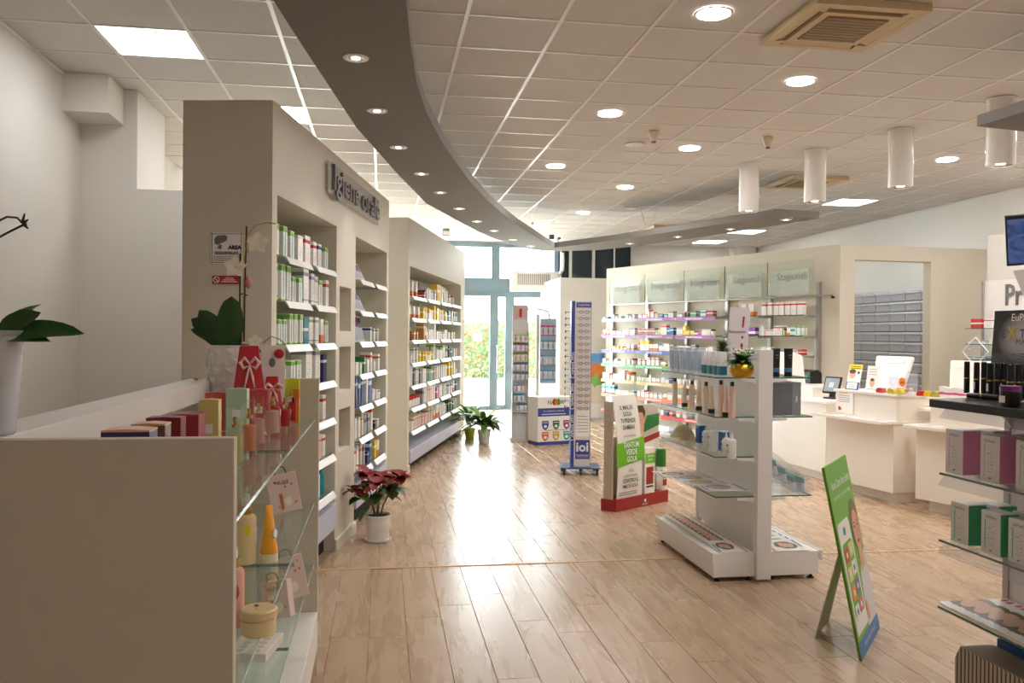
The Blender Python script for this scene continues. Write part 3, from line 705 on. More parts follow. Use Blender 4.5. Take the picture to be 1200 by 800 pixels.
rows2 = ['', '', '-:58x1 wb:6x13 wk2:6x12', 'w:7x14 w:9x10 w:7x9 gr:6x14 w:9x11 wr:7x17 w:8x9 wr:9x15', 'nv2:9x25 bl:7x25 nv2:9x25 w:7x24 bl:11x25 pk:6x11 w2:6x9 wb:9x8', 'wk:6x21 w2:7x17 bg:8x19 gy2:10x16 wr:7x22 bk:9x7 wk:9x7', 'wr:14x20 w:8x20 bg:7x20 gy:7x20 nv:8x10 bl:10x20 y:10x16 wo:9x14']
for i, s in enumerate(rows2):
    if s: row(parse(s), U1, n2[0]+.04, n2[1]-.10, .03, SHZ[i]+.0005, W2.replace('%s shelf', ORD[i+1]+' shelf'), 'oral care cartons in the first wall unit', 40+i)
# leaning blister cards on the upper three shelves of the right niche and in the small niches
m_card = [carton_mat('blister%d' % i, b, a, ((.55, .95),), stripe=s) for i, (b, a, s) in enumerate((((200, 210, 220), (40, 80, 150), None), ((220, 200, 196), (150, 40, 60), (60, 60, 110)), ((190, 205, 215), (60, 70, 90), (180, 60, 50))))]
def card(fr, x, y, z, w, h, mi, lean, where, rzz=0.0):
    t = thing('hanging_card', 'glossy blister card, ' + where, 'blister card', fr.pt(x, y, z), fr.rz+rzz, 'toothbrush blister cards')
    o = MB().box(-w/2, w/2, 0, .003, 0, h).build('backing_card', m_card[mi], t, rot=(-lean, 0, 0))
    MB().prism([(-w*.3, h*.08), (w*.3, h*.08), (w*.25, h*.75), (-w*.25, h*.75)], -.014, -.0005, 'y').build('blister', m_acr, o)
    return t
k = 0
for zi in range(3):
    for j in range(5):
        card(U1, n2[0]+.1+j*.1, .05, SHZ[zi]+.001, .10, [.22, .25, .27][zi]-.01*j, k % 3, .5 if zi < 2 else .3, '%s from left, %s shelf, right niche, Igiene orale unit' % (ORD[j+1], ORD[zi+1]), -.35); k += 1
for i, (a, b) in enumerate(nz):
    lab = ['lowest', 'middle', 'top'][i]
    for j in range((4, 3, 2)[i]):
        card(U1, s1+.05+j*.065, .06+j*.012, a+.001, .08, [.27, .26, .22][i]-.01*j, (i+j+(1 if i == 0 else 0)) % 3, .12, '%s from left in %s small niche of Igiene orale unit' % (ORD[j+1], lab), -.5)
# the sign on its header
ts, zs = U1.hit(380, 190); te, ze = U1.hit(440, 228)
sg = fthing('shop_sign', 'raised metal Igiene orale lettering on clear backing plate', 'sign', U1.sub(ts, 0, 2.575))
SL = te-ts
MB().box(0, SL, -.03, -.024, 0, .225).build('backing_plate', glass('sign_plate', (240, 240, 240), 1.0, .05, .35, (238, 236, 232)), sg)
for q in (.06, SL-.06):
    for z in (.03, .195): MB().tube([(q, 0, z), (q, -.036, z)], .009, 10).build('stand_off', m_chrome, sg)
m_letter = mat('letter_steel', (120, 118, 116), .35, metal=.7)
def spaced_letters(s, size, parent, x0, x1, y, z, ext, off, m):
    full = text_mesh(s, size, ext, off, 'LEFT'); xs = [v.co.x for v in full.vertices]; fw = max(xs); k = (x1-x0)/fw
    for i, ch in enumerate(s):
        if ch == ' ': continue
        a = text_mesh(s[:i+1], size, ext, off, 'LEFT'); right = max(v.co.x for v in a.vertices)
        me = text_mesh(ch, size, ext, off, 'LEFT'); r0 = max(v.co.x for v in me.vertices)
        me.transform(Matrix.Translation((right-r0, 0, 0))); me.transform(Matrix.Diagonal((k, 1, 1, 1)))
        me.materials.clear(); me.materials.append(m); obj('letter', me, parent, (x0, y, z))
spaced_letters('Igiene orale', .25, sg, .06, SL-.06, -.045, .112, .010, .0025, m_letter)
# notices on the end panel
EP = Fr(U1.pt(-.003, UD, 0), U1.rz - PI/2)     # looks at the camera; x from back edge to front edge
x0, z0 = EP.hit(247, 309); x1, z1 = EP.hit(284.5, 272.5)
pl = fthing('surveillance_notice', 'white video surveillance notice with camera drawing on end panel', 'sign', EP.sub(x0, 0, z0)); w, h = x1-x0, z1-z0
MB().box(0, w, -.003, 0, 0, h).build('plate', m_plastic, pl)
for q in ((.006, w-.006, .006, .009), (.006, w-.006, h-.009, h-.006), (.006, .009, .009, h-.009), (w-.009, w-.006, .009, h-.009)): MB().box(q[0], q[1], -.0036, -.003, q[2], q[3]).build('border', m_ink, pl)
MB().prism([(w*.12, h*.66), (w*.2, h*.60), (w*.5, h*.74), (w*.53, h*.86), (w*.45, h*.92), (w*.2, h*.90), (w*.12, h*.80)], -.004, -.003, 'y').prism([(w*.2, h*.5), (w*.32, h*.46), (w*.36, h*.58), (w*.28, h*.64), (w*.25, h*.58)], -.004, -.003, 'y').build('camera_drawing', m_inkg, pl)
text('AREA', h*.17, m_ink, pl, (w*.76, -.0042, h*.52), off=.002); text('VIDEOSORVEGLIATA', h*.125, m_ink, pl, (w*.5, -.0042, h*.34), off=.001, sx=min(1, .66))
for k in range(4): B('text_line', m_inkg, pl, w*.1, w*.9, -.0038, -.003, h*(.09+.045*k), h*(.105+.045*k))
for qx in (0, w-.012):
    for qz in (0, h-.012): B('tape_corner', mat('tape_yellow', (214, 170, 40), .5), pl, qx, qx+.012, -.0042, -.003, qz, qz+.012)
x0, z0 = EP.hit(249, 332.5); x1, z1 = EP.hit(280, 323); w, h = x1-x0, z1-z0
pl = fthing('red_notice', 'small red prohibition notice below the surveillance sign', 'sign', EP.sub(x0, 0, z0))
MB().box(0, w, -.003, 0, 0, h).build('plate', m_red, pl)
MB().lathe([(h*.4, 0), (h*.4, .001), (h*.3, .001), (h*.3, 0)], 20, caps=False).build('prohibition_ring', m_plastic, pl, (h*.5, -.0032, h*.5), rot=(PI/2, 0, 0))
MB().box(-h*.32, h*.32, -.004, -.003, -h*.05, h*.05).build('prohibition_bar', m_plastic, pl, (h*.5, 0, h*.5), rot=(0, R(45), 0))
for k in range(3): B('text_line', m_plastic, pl, h*1.1+.01*k, w*.94-.01*k, -.0038, -.003, h*(.22+.22*k), h*(.31+.22*k))

# ---------------- second wall unit
U2A, U2B = atz(479, 254.4, 2.94), atz(545, 296, 2.94)
U2 = Fr.line(U2A, U2B); U2L = (U2B-U2A).to_2d().length; UH2 = 2.94
t = fthing('wall_unit', 'tall beige wall unit by the windows with white backs', 'shelving unit', U2)
a0, a1 = .09, 3.74
B('end_panel', m_beige, t, 0, .03, 0, UD, 0, UH2, .002); B('end_panel', m_beige, t, U2L-.03, U2L, 0, UD, 0, UH2, .002)
B('header', m_beige, t, .03, U2L-.03, 0, .03, 2.39, UH2); B('top_panel', m_beige, t, .03, U2L-.03, .03, UD, UH2-.03, UH2)
B('stile', m_beige, t, .03, a0, 0, UD-.02, 0, 2.39); B('stile', m_beige, t, a1, U2L-.03, 0, UD-.02, 0, 2.39)
B('back_panel', mat('unit_back', (226, 222, 212), .6), t, .03, U2L-.03, UD-.02, UD, 0, UH2-.03)
B('niche_ceiling', m_beige, t, a0, a1, .03, UD-.02, 2.39, 2.41)
B('deck', m_deck, t, a0, a1, -.02, UD-.02, .10, .25, .006); B('plinth', m_blackm, t, a0, a1, .08, .1, 0, .10)
MB().prism([(0, 0), (-.018, 0), (-.018, .085), (-.012, .09), (0, .09)], 0, a0-.005, 'x').build('skirting', m_beige, t)
MB().prism([(0, 0), (-.018, 0), (-.018, .085), (-.012, .09), (0, .09)], a1+.005, U2L, 'x').build('skirting', m_beige, t)
nb = 4; bw = (a1-a0)/nb
for b in range(nb+1):
    B('upright', m_steel, t, a0+b*bw-.012 if 0 < b < nb else (a0 if b == 0 else a1-.024), a0+b*bw+.012 if 0 < b < nb else (a0+.024 if b == 0 else a1), UD-.035, UD-.02, .25, 2.38)
for z in SHZ:
    for b in range(nb): shelf(t, a0+b*bw+.006, a0+(b+1)*bw-.006, .0, .36, z, [(a0+b*bw+.12, a0+(b+1)*bw-.04)])
    for b in range(1, nb): B('bracket', m_plastic, t, a0+b*bw-.004, a0+b*bw+.004, .01, .45, z-.03, z-.008)
rows = [['wo3:8x18 -:10x1', 'rd:7x8 nv:7x11 w2:9x14 wk3:9x13', 'y2:11x23 w:8x22 o:9x22 wg:8x21 w:7x18', 'wr:8x13 br2:9x14 -:20x1'],
        ['wo3:8x14', 'y:12x14 wy2:9x14 w2:8x13 y:10x19', 'y:16x17 wy3:9x15 y:9x14 wb:8x12', 't:13x15 w:9x16 wt2:9x16'],
        ['bb2:7x14 o2:6x10 -:10x1', 'o:8x20 wo:8x16 wk:7x13 w3:8x13 w:9x24', 'w2:12x11 wk2:10x10 w2:9x13', 'w3:9x10 -:10x1'],
        ['w2:7x10 wk2:7x17 y:7x13', 'y2:8x11 wy3:7x11 y2:7x11 wg:12x20', 'w4:8x12 wg2:10x18 wt:9x16', 'bk:7x16 t:8x14 w2:7x12'],
        ['bk:6x22 w2:7x21 bk:6x19 wk2:7x20 bk:7x17', 'w2:10x16 dg2:9x15 gr2:8x17 o:8x14', 'w5:8x16', 'y2:10x19 w:9x18 wk:8x7'],
        ['wk:7x14 jr4:9x12', 'gy:9x19 w2:7x20 pk3:9x19 w2:8x18', 'mg:10x14 w4:8x15', 'wb2:8x13 wo:9x16 bl:9x14'],
        ['bg2:10x11 w:10x10 bg2:12x14 pk2:9x14', 'pk3:11x12 bg2:12x17 o:9x10 wo:8x10', 'wo2:10x16 w3:9x15 wg:8x12', 'dg2:8x14 gr:9x13 w:7x14']]
bay = ['first bay', 'second bay', 'third bay', 'fourth bay']
for i, rw in enumerate(rows):
    for b, s in enumerate(rw):
        row(parse(s, 1.05), U2, a0+b*bw+.03, a0+(b+1)*bw-.04, .03, SHZ[i]+.0005, '%s from left, ' + '%s shelf, %s of window-side unit' % (ORD[i+1], bay[b]), 'cartons in the second wall unit', 100+i*5+b)

# ================================================================== supplement shelves on the beige partition
sh = fthing('wall_shelving', 'glass wall shelving with coloured shelf edges under Integratori signs', 'shelving unit', FI)
PT = [FI.hit(px, 340, -.04)[0] for px in (717.9, 759, 805, 852.5, 902.8, 958.9)]
for x in PT: B('post', m_steel, sh, x-.028, x+.028, -.055, -.002, 0.02, 2.36, .003)
for a, b in ((PT[0], PT[5]),): MB().tube([(a-.05, -.075, 2.17), (b+.28, -.075, 2.17)], .014, 10).build('sign_rail', m_chrome, sh, smooth=True)
MB().lathe([(.0, -.03), (.025, -.025), (.025, .0), (0, .0)], 12).build('rail_knob', m_blackm, sh, (PT[5]+.27, -.075, 2.155), smooth=True)
ZC = [FI.hit(725, py, -.30)[1] for py in (373, 392, 409.5, 426, 444.5, 462)]
ZC.append(ZC[-1] - (ZC[0]-ZC[-1])/5)
ECOL = [('lilac', (196, 160, 200)), ('purple', (150, 78, 160)), ('blue', (48, 58, 168)), ('green', (64, 158, 88)), ('tan', (226, 172, 104)), ('orange', (236, 118, 66)), ('red', (214, 52, 52))]
def strip_print(name, c):
    if 'strip_'+name in MATS: return MATS['strip_'+name]
    m, nt, b = newmat('strip_'+name); g, x, y, z = gen_xyz(nt)
    no = N(nt, 'ShaderNodeTexNoise'); no.inputs['Scale'].default_value = 40; nt.links.new(g, no.inputs['Vector'])
    k = mth(nt, 'MULTIPLY', mth(nt, 'MULTIPLY', between(nt, x, .28, .72), between(nt, z, .3, .7)), mth(nt, 'GREATER_THAN', no.outputs['Fac'], .5))
    nt.links.new(mixc(nt, k, c, (245, 240, 245)), b.inputs['Base Color']); b.inputs['Roughness'].default_value = .4
    MATS['strip_'+name] = m; return m
for b in range(5):
    x0, x1 = PT[b]+.02, PT[b+1]-.02
    for i, z in enumerate(ZC):
        if b >= 3 and i > 3: continue
        s = B('shelf', m_shelfg, sh, x0, x1, -.30, -.02, z-.012, z)
        if b < 3:
            nm, c = ECOL[i] if not (i == 0 and b > 0) else ECOL[1]
            B('shelf_edge', strip_print(nm, c), s, x0+.01, x1-.01, -.304, -.3005, z-.058, z-.002)
        else: B('glass_rim', m_edge, s, x0, x1, -.301, -.2995, z-.012, z)
        for q in (x0+.03, x1-.03): B('bracket', m_steel, sh, q-.006, q+.006, -.24, -.05, z-.035, z-.013)
srows = [['w:6x3 bl:7x4 -:6x1 wb:6x8 pk:7x4 wt:7x4 -:5x1 wb:7x7 wb:6x4 wk:6x7', 'wr2:10x7 wr:4x15 wr:8x10 bg:9x7 bl:9x6 wt:8x6 wb:12x10', 'wb:12x6 bb2:6x9 gr:14x9 bk:5x8 wt:12x10 rb:14x9'],
         ['wo:9x9 wo:9x7 wr:7x12 w2:7x7 wk:5x8 w2:9x8 wb:14x12', 'rb5:9x11 wt:6x8 y:6x9 wr:14x17 bl:9x10 bl:8x12', 'wk:14x12 y:7x15 y2:9x7 vt:8x7 mg:7x7 w2:9x9 jk:7x9'],
         ['-:15x1 wy:7x3 wy3:7x6 w:5x4 wo2:8x9', 'rd:6x14 wy4:5x18 wo3:7x11 wb:12x10 w:14x12 wt:8x10', 'wo:9x9 w2:10x9 gy:9x12 -:15x1 wo:9x7 w:10x9'],
         ['w:9x8 w2:9x4 wk:10x8 w:10x4 w2:9x8 jr:10x10', 'wr2:8x9 wr3:8x13 wo:12x7 jr:13x14', 'w2:9x8 wr2:10x9 wg:9x10 wb:9x8'],
         ['w2:10x11 jo:8x10 w2:10x9 w:10x16 jo:16x14 wy:8x8', 'wg:9x8 wg2:8x7 w:6x12 wk2:9x8 w:9x9 wb:9x8 nv:8x9', 'w2:9x8 wg:9x9 wr:9x9 w2:9x8'],
         ['wt4:8x16 w2:8x7 wr:8x7 wr:8x7 wy:8x7 wt:8x9', 'w:8x9 wr:9x12 wr4:9x9 wo:10x8 wr:12x11', 'wo2:9x9 wr2:9x10 wk:9x9'],
         ['', 'wb:8x10 w2:9x8 wr:8x10 w2:8x9 nv:7x9 rd:7x9', 'wr2:8x9 bk:8x8 wb2:8x9 rd:7x9']]
bays = ['first Integratori bay', 'second Integratori bay', 'third Integratori bay', 'first Stagionali bay', 'second Stagionali bay']
for i, rw in enumerate(srows):
    for b, s in enumerate(rw):
        if s: row(parse(s, 1.0, .08), FI, PT[b]+.03, PT[b+1]-.04, -.285, ZC[i]+.0005, '%s from left, ' + '%s shelf, %s' % (ORD[i+1], bays[b]), 'supplement cartons on the wall shelving', 300+i*5+b)
srows2 = [['-:38x1 wo2:9x17', 'wr7:8x18'], ['-:38x1 wt2:10x11 vt3:8x12', 'w:6x14 pk:6x9 wr2:8x9 wr2:9x14 jg:10x10 wo:7x11 wt:9x11 wg2:8x13'], ['-:30x1 bk:16x7 dg:20x5', 'w2:9x10 -:30x1 wr2:9x6 rd:9x8']]
for i, rw in enumerate(srows2):
    for b, s in enumerate(rw):
        row(parse(s, 1.0, .08), FI, PT[b+3]+.04, PT[b+4]-.06, -.27, ZC[i]+.0005, '%s from left, ' + '%s shelf, %s' % (ORD[i+1], bays[b+3]), 'seasonal cartons on the wall shelving', 360+i*5+b)
m_signg = glass('sign_glass', (252, 254, 253), .08, .05, .03, (240, 250, 244)); m_signin = glass('sign_film', (253, 254, 253), .03, .3, .40, (248, 251, 249))
for b in range(5):
    w = PT[b+1]-PT[b]; word = 'Integratori' if b < 3 else 'Stagionali'
    g = fthing('glass_sign', ['pale glass Integratori sign farthest left on the partition', 'middle of three pale glass Integratori signs', 'pale glass Integratori sign next to Stagionali', 'pale glass Stagionali sign next to Integratori', 'pale glass Stagionali sign nearest the doorway'][b], 'sign', FI.sub(PT[b], -.10, 2.19), 'pale glass signs above the wall shelving')
    MB().box(.006, w-.006, -.006, 0, 0, .49).build('glass_panel', m_signg, g)
    MB().box(.03, w*.86, .002, .005, .0, .36).build('frosted_film', m_signin, g)
    text(word, w*.175, mat('sign_grey', (88, 88, 85), .6), g, (w*.53, -.0075, .265), off=-.001, sx=.98)
    MB().box(.0, .006, -.007, .001, 0, .49).build('glass_edge', m_edge, g)

# ================================================================== room behind the doorway: wall of grey drawers
DX = 7.86; dy0, dy1 = 11.0, 14.1; ncol, nrow = 8, 15
m_drawer = mat('drawer_grey', (178, 180, 186), .4, var=.03); m_drawlip = mat('drawer_lip', (216, 218, 222), .3); m_drawdark = mat('drawer_gap', (96, 98, 104), .5)
FD = Fr((DX, dy1, 0), -PI/2)    # seen from the left; x runs toward the camera
dz1 = atx(1050, 341.5, DX).z
dc = fthing('drawer_cabinet', 'wall of grey medicine drawers seen through the doorway', 'drawer cabinet', FD); DLn = dy1-dy0; dw, dh = DLn/ncol, dz1/nrow
B('carcass', m_drawdark, dc, 0, DLn, .03, XR-DX-.01, 0, dz1-.005); B('top_board', m_drawlip, dc, 0, DLn, -.01, XR-DX-.01, dz1-.005, dz1+.03)
dm = MB().box(.006, dw-.006, 0, .03, .006, dh-.008).mesh('drawer', m_drawer)
dl = MB().prism([(0, dh-.008), (-.022, dh-.012), (-.026, dh-.04), (-.020, dh-.042), (-.016, dh-.03), (0, dh-.034)], .01, dw-.01, 'x').mesh('drawer_lip', m_drawlip)
for c in range(ncol):
    for r in range(nrow):
        d_ = obj('drawer', dm, dc, (c*dw, 0, r*dh)); obj('drawer_handle', dl, d_)

# ================================================================== shelf unit with the cut-off sign at the right edge
pu = fthing('wall_shelving', 'white panel shelving with glass shelves at the right edge', 'shelving unit', FK.sub(0, -.02, 0))
pa = FK.hit(1153, 330, -.05)[0]; pz = FK.hit(1153, 329, -.05)[1]
B('back_panel', m_white, pu, pa, LK, -.03, -.001, 0, pz); MB().box(pa-.012, pa+.012, -.055, -.03, .1, pz).build('post', m_steel, pu)
for i, py in enumerate((384.5, 403, 421, 440)):
    z = FK.hit(1140, py, -.3)[1]; s = B('shelf', m_shelfg, pu, pa-.02, LK, -.32, -.03, z-.008, z); B('glass_rim', m_edge, s, pa-.02, LK, -.322, -.3195, z-.008, z)
    if i == 0: row(parse('rd:14x11 wr:14x11 wo:14x10 rd:14x10', 1, .12), FK, pa+.02, pa+.75, -.32, z+.0005, '%s from left, top glass shelf beside cut-off Pr sign', 'cartons at the right edge', 500)
    elif i < 3: row(parse(('wb2:9x4 w2:12x6', 'wt:16x4 bl2:12x4')[i-1], 1, .12), FK, pa+.0, pa+.6, -.32, z+.0005, '%s from left, %s glass shelf beside cut-off Pr sign' % ('%s', ORD[i+1]), 'cartons at the right edge', 501+i)
p1, z1 = FK.hit(1176, 331, -.06); p2, z2 = FK.hit(1200, 364, -.06)
sg = fthing('shop_sign', 'cut-off Pr sign with grey letters on white plate', 'sign', FK.sub(p1, -.056, z2))
B('plate', m_whiteg, sg, 0, .75, -.004, 0, 0, z1-z2); text('Pr', (z1-z2)*1.05, mat('letter_grey', (110, 108, 106), .5), sg, (.02, -.014, (z1-z2)*.52), extrude=.006, off=.004, align='LEFT', sx=.72)
dd = FK.hit(1143, 412, -.34); ac = fthing('acrylic_rack', 'diamond-shaped clear rack hanging on the right-edge shelving', 'rack', FK.sub(dd[0], -.34, dd[1]))
MB().tube([(0, 0, .17), (.17, 0, 0), (0, 0, -.17), (-.17, 0, 0), (0, 0, .17)], .008, 6).build('rack_frame', m_plastic, ac); MB().prism([(0, .16), (.16, 0), (0, -.16), (-.16, 0)], -.002, .002, 'y').build('rack_panel', m_acr, ac)

# monitor hanging at the right edge
mp = atd(1207, 280, 5.6); mo = thing('hanging_monitor', 'dark hanging monitor with blue picture, cut by the right edge', 'monitor', mp, R(-42), rot=(R(8), R(-3), R(-38)))
MB().box(-.14, .5, -.0, .05, -.17, .17).build('monitor_case', m_black, mo, bevel=.006)
def screen_mat():
    m, nt, b = newmat('screen_picture'); g, x, y, z = gen_xyz(nt); no = N(nt, 'ShaderNodeTexNoise'); no.inputs['Scale'].default_value = 2.2; no.inputs['Distortion'].default_value = 2; nt.links.new(g, no.inputs['Vector'])
    c = ramp(nt, no.outputs['Fac'], [(.3, (40, 60, 130)), (.5, (80, 120, 190)), (.65, (150, 130, 170)), (.8, (60, 150, 200))], False)
    nt.links.new(c, b.inputs['Emission Color']); b.inputs['Emission Strength'].default_value = .35; b.inputs['Base Color'].default_value = (.02, .02, .02, 1); b.inputs['Roughness'].default_value = .2; m.cycles.emission_sampling = 'NONE'; return m
MB().box(-.128, .488, -.003, -.0005, -.155, .14).build('screen', screen_mat(), mo)
MB().tube([(.2, .05, 0), (.2, .14, .3), (.2, .14, H-mp.z)], .02, 8).build('ceiling_pole', m_steel, mo)
wp = atd(1187, 317, 5.5); wo = thing('slanted_panel', 'light grey slanted panel hanging below the monitor', 'panel', wp, R(-35))
MB().prism([(0, 0), (.5, .04), (.5, -.35), (.075, -.2)], 0, .02, 'y').build('panel_face', mat('panel_grey', (205, 198, 192), .5), wo)
MB().box(.3, .34, .02, .05, -.1, .28).build('panel_bracket', m_steel, wo)

# ================================================================== counters
m_ctr = mat('counter_white', (236, 228, 216), .4, var=.015); m_ctop = mat('counter_top', (243, 240, 234), .25, var=.01)
def counter(name, lab, fr, L, D, zl, zt, ledge, riser, open_end=False):
    t = fthing(name, lab, 'counter', fr)
    B('body', m_ctr, t, 0, L, .02, D, .1, zl-.03, .003); B('plinth', m_ctr, t, .09, L-.03, .1, D-.05, 0, .1)
    B('ledge', m_ctop, t, -.02, L+.01, -ledge, D, zl-.03, zl, .003)
    if riser:
        x0, x1, y0, y1 = riser
        B('riser', m_ctr, t, x0, x1, y0, y1, zl, zt-.025, .002); B('top', m_ctop, t, x0-.02, x1+.02, y0-.02, y1+.03, zt-.025, zt, .003)
    return t
CMf = Fr.line((4.70, 8.42), (4.865, 7.47)); CML = .965
c_mid = counter('sales_counter', 'middle white sales counter holding flyers and a white monitor', CMf, CML, .62, .80, 1.06, .14, (.1, .955, .06, .5))
B('link_shelf', m_ctop, c_mid, CML+.012, CML+.09, .30, .58, .90, .93); B('link_panel', m_ctr, c_mid, CML+.012, CML+.09, .54, .56, .1, .90)
CRf = Fr.line((4.945, 7.24), (5.26, 6.30)); 
c_rt = counter('sales_counter', 'near white sales counter partly behind the right foreground shelves', CRf, 1.35, .62, .80, 1.06, .14, (.12, 1.1, .06, .5))
CLf = Fr.line((4.74, 10.15), (4.83, 8.66)); CLL = 1.49
c_lf = counter('sales_counter', 'low white counter with the black tablet, next to the partition', CLf, CLL, .6, .90, 1.03, .02, (.0, .85, .25, .6))
# white monitors (seen from the back)
def pos_monitor(fr, lab, w=.46, h=.36):
    t = fthing('till_monitor', lab, 'monitor', fr)
    ln = .22
    def pt(x, z, d): return (x, z*ln + d, z)
    o = MB().prism([(-w*.40, .03), (w*.40, .03), (w*.5, h-.02), (w*.48, h), (-w*.48, h), (-w*.5, h-.02)], 0, .035, 'y').build('shell', m_whiteg, t, (0, 0, .0), rot=(R(-14), 0, 0), bevel=.008)
    MB().box(-w*.38, w*.38, .035, .037, .08, h-.04).build('screen', m_black, o)
    MB().prism([(-w*.30, h-.075), (w*.30, h-.075), (w*.34, h-.045), (-w*.34, h-.045)], -.006, .0, 'y').build('grip', m_white, o)
    MB().box(-.12, .12, -.02, .16, 0, .02).build('foot', m_whiteg, t, bevel=.006); MB().box(-.04, .04, .03, .06, .015, .12).build('stem', m_whiteg, t)
    return t
pos_monitor(CMf.sub(CMf.hit(1041, 440, .36)[0], .34, 1.0605), 'white till monitor behind the orange sticker on the middle counter', .50, .37)
pos_monitor(CRf.sub(CRf.hit(1133, 440, .30)[0], .28, 1.0605), 'white till monitor on the near counter beside the mascara display', .42, .35)
# black tablet terminal and printer on the low counter
def ptop(px, py, z): return atz(px, py, z)
p = ptop(974, 467, .90); t = thing('tablet_terminal', 'black tablet terminal on a stand on the low counter', 'terminal', (p.x, p.y, .9005), CLf.rz+.35)
MB().box(-.07, .07, -.06, .08, 0, .018).build('foot', m_black, t, bevel=.005); MB().prism([(-.02, .018), (.05, .018), (.06, .13), (.03, .13)], -.02, .02, 'x').build('arm', m_black, t)
o = MB().box(-.11, .11, -.012, .012, -.10, .10).build('tablet', m_black, t, (0, .02, .155), bevel=.006, rot=(R(-18), 0, 0))
MB().box(-.092, .092, -.0135, -.0122, -.08, .082).build('screen', mat('tablet_screen', (150, 165, 175), .2, var=.08, scale=20), o)
for k in range(3): B('icon', m_plastic, o, -.03+.02*k, -.018+.02*k, -.0142, -.0136, -.03, .03)
p = ptop(946, 449, 1.03); t = thing('receipt_printer', 'black receipt printer with a green square on the low counter', 'printer', (p.x+.05, p.y+.05, 1.0305), CLf.rz+.15)
MB().prism([(-.09, 0), (.09, 0), (.09, .13), (.03, .17), (-.09, .15)], -.13, .13, 'x').build('printer_body', m_black, t, bevel=.008); MB().box(.03, .08, -.093, -.0905, .05, .10).build('green_label', mat('label_green', (30, 150, 80), .4), t)
MB().box(-.1, .1, -.06, -.02, .155, .162).build('paper_slot', m_blackm, t)
p = ptop(920, 452, 1.03); t = thing('card_till', 'white till with papers behind the black tubes', 'till', (p.x, p.y+.1, 1.0305), CLf.rz+.2)
MB().prism([(-.2, 0), (.2, 0), (.14, .36), (.02, .40), (-.1, .36)], -.22, .2, 'x').build('till_body', m_whiteg, t, bevel=.01); MB().box(-.1, .1, -.205, -.2, .10, .2).build('till_label', mat('till_blue', (120, 150, 200), .4), t)
MB().box(.0, .05, -.208, -.204, .03, .07).build('till_mark', mat('till_violet', (90, 50, 150), .4), t)
for k, (px, py, c, lab) in enumerate(((926, 449, (230, 180, 40), 'small yellow packet on the low counter by the printer'), (912, 449, (120, 160, 70), 'small green packet on the low counter by the till'))):
    p = ptop(px, py, 1.03); o = MB().prism([(-.05, 0), (.05, 0), (.04, .035), (0, .045), (-.04, .035)], -.03, .03, 'y').build('sweet_packet', mat('packet_%d' % k, c, .35), None, (p.x-.12, p.y-.1, 1.0305), CLf.rz); tag(o, lab, 'packet')
# flyers, cards and sweets on the middle counter
CT = 1.0605
def fmid(px, py, y): return CMf.hit(px, py, y)
m_skin = mat('print_skin', (222, 170, 140), .5); m_hair = mat('print_hair', (90, 62, 44), .5); m_hairb = mat('print_blond', (196, 160, 110), .5); m_yel = mat('print_yellow', (240, 214, 30), .45); m_blue = mat('print_blue', (40, 70, 150), .45); m_green = mat('print_green', (104, 178, 46), .4); m_paper = mat('paper', (243, 242, 240), .6)
def oval(w, h, n=16, cx=0, cz=0): return [(cx+w*math.cos(2*PI*k/n), cz+h*math.sin(2*PI*k/n)) for k in range(n)]
def card_stand(fr, w, h, lab, name, lean, face):
    t = fthing(name, lab, 'sign', fr)
    o = MB().box(-w/2, w/2, 0, .004, 0, h).build('card', m_paper, t, rot=(-lean, 0, 0))
    MB().prism([(.004, .0), (h*.45*math.sin(lean)+.09, 0), (h*.6*math.sin(lean)+.006, h*.6*math.cos(lean)), (h*.6*math.sin(lean)+.004, h*.6*math.cos(lean))], -.003, .003, 'x').build('strut', m_acr, t)
    face(o, w, h); return t
def f_yellow(o, w, h):
    B('heading_band', m_yel, o, -w/2, w/2, -.0012, -.0002, h*.80, h)
    for k in range(2): B('text_line', m_ink, o, -w*.38, w*.38, -.0018, -.001, h*(.835+.07*k), h*(.86+.07*k))
    MB().prism(oval(w*.24, h*.17, 18, -w*.16, h*.60), -.002, -.0005, 'y').build('portrait_face', m_skin, o); MB().prism(oval(w*.26, h*.09, 18, -w*.18, h*.72), -.0025, -.0005, 'y').build('portrait_hair', m_hair, o)
    MB().prism(oval(w*.09, h*.055, 14, w*.3, h*.68), -.002, -.0005, 'y').build('round_mark', m_blue, o); B('blue_pocket', m_blue, o, -w*.5, w*.5, -.0015, -.0003, 0, h*.30); B('leaflet', m_paper, o, -w*.42, w*.36, -.003, -.0016, .01, h*.28)
    for k in range(3): B('text_line', m_inkg, o, -w*.34, w*.25, -.0036, -.003, h*(.08+.05*k), h*(.095+.05*k))
card_stand(CMf.sub(CMf.hit(1000, 440, .14)[0], .12, CT), .19, .27, 'yellow-headed flyer stand with a portrait on the middle counter', 'flyer_stand', .22, f_yellow)
def f_notice(o, w, h):
    for k in range(3): B('text_line', m_red if k == 1 else m_inkg, o, -w*.3, w*.3, -.001, -.0002, h*(.66+.1*k), h*(.675+.1*k))
    MB().prism(oval(w*.2, h*.17, 18, 0, h*.33), -.0015, -.0005, 'y').build('portrait_face', m_skin, o); MB().prism(oval(w*.17, h*.06, 18, 0, h*.46), -.002, -.0005, 'y').build('portrait_hair', m_hair, o); B('text_line', m_inkg, o, -w*.35, w*.35, -.001, -.0002, h*.08, h*.1)
card_stand(CMf.sub(CMf.hit(1023, 440, .14)[0], .12, CT), .17, .26, 'white notice with small portrait in front of the till monitor', 'notice_stand', .12, f_notice)
tb = fthing('sweet_box', 'clear acrylic box of sweets with an orange round sticker', 'box', CMf.sub(CMf.hit(1052, 440, .14)[0]-.01, .16, CT))
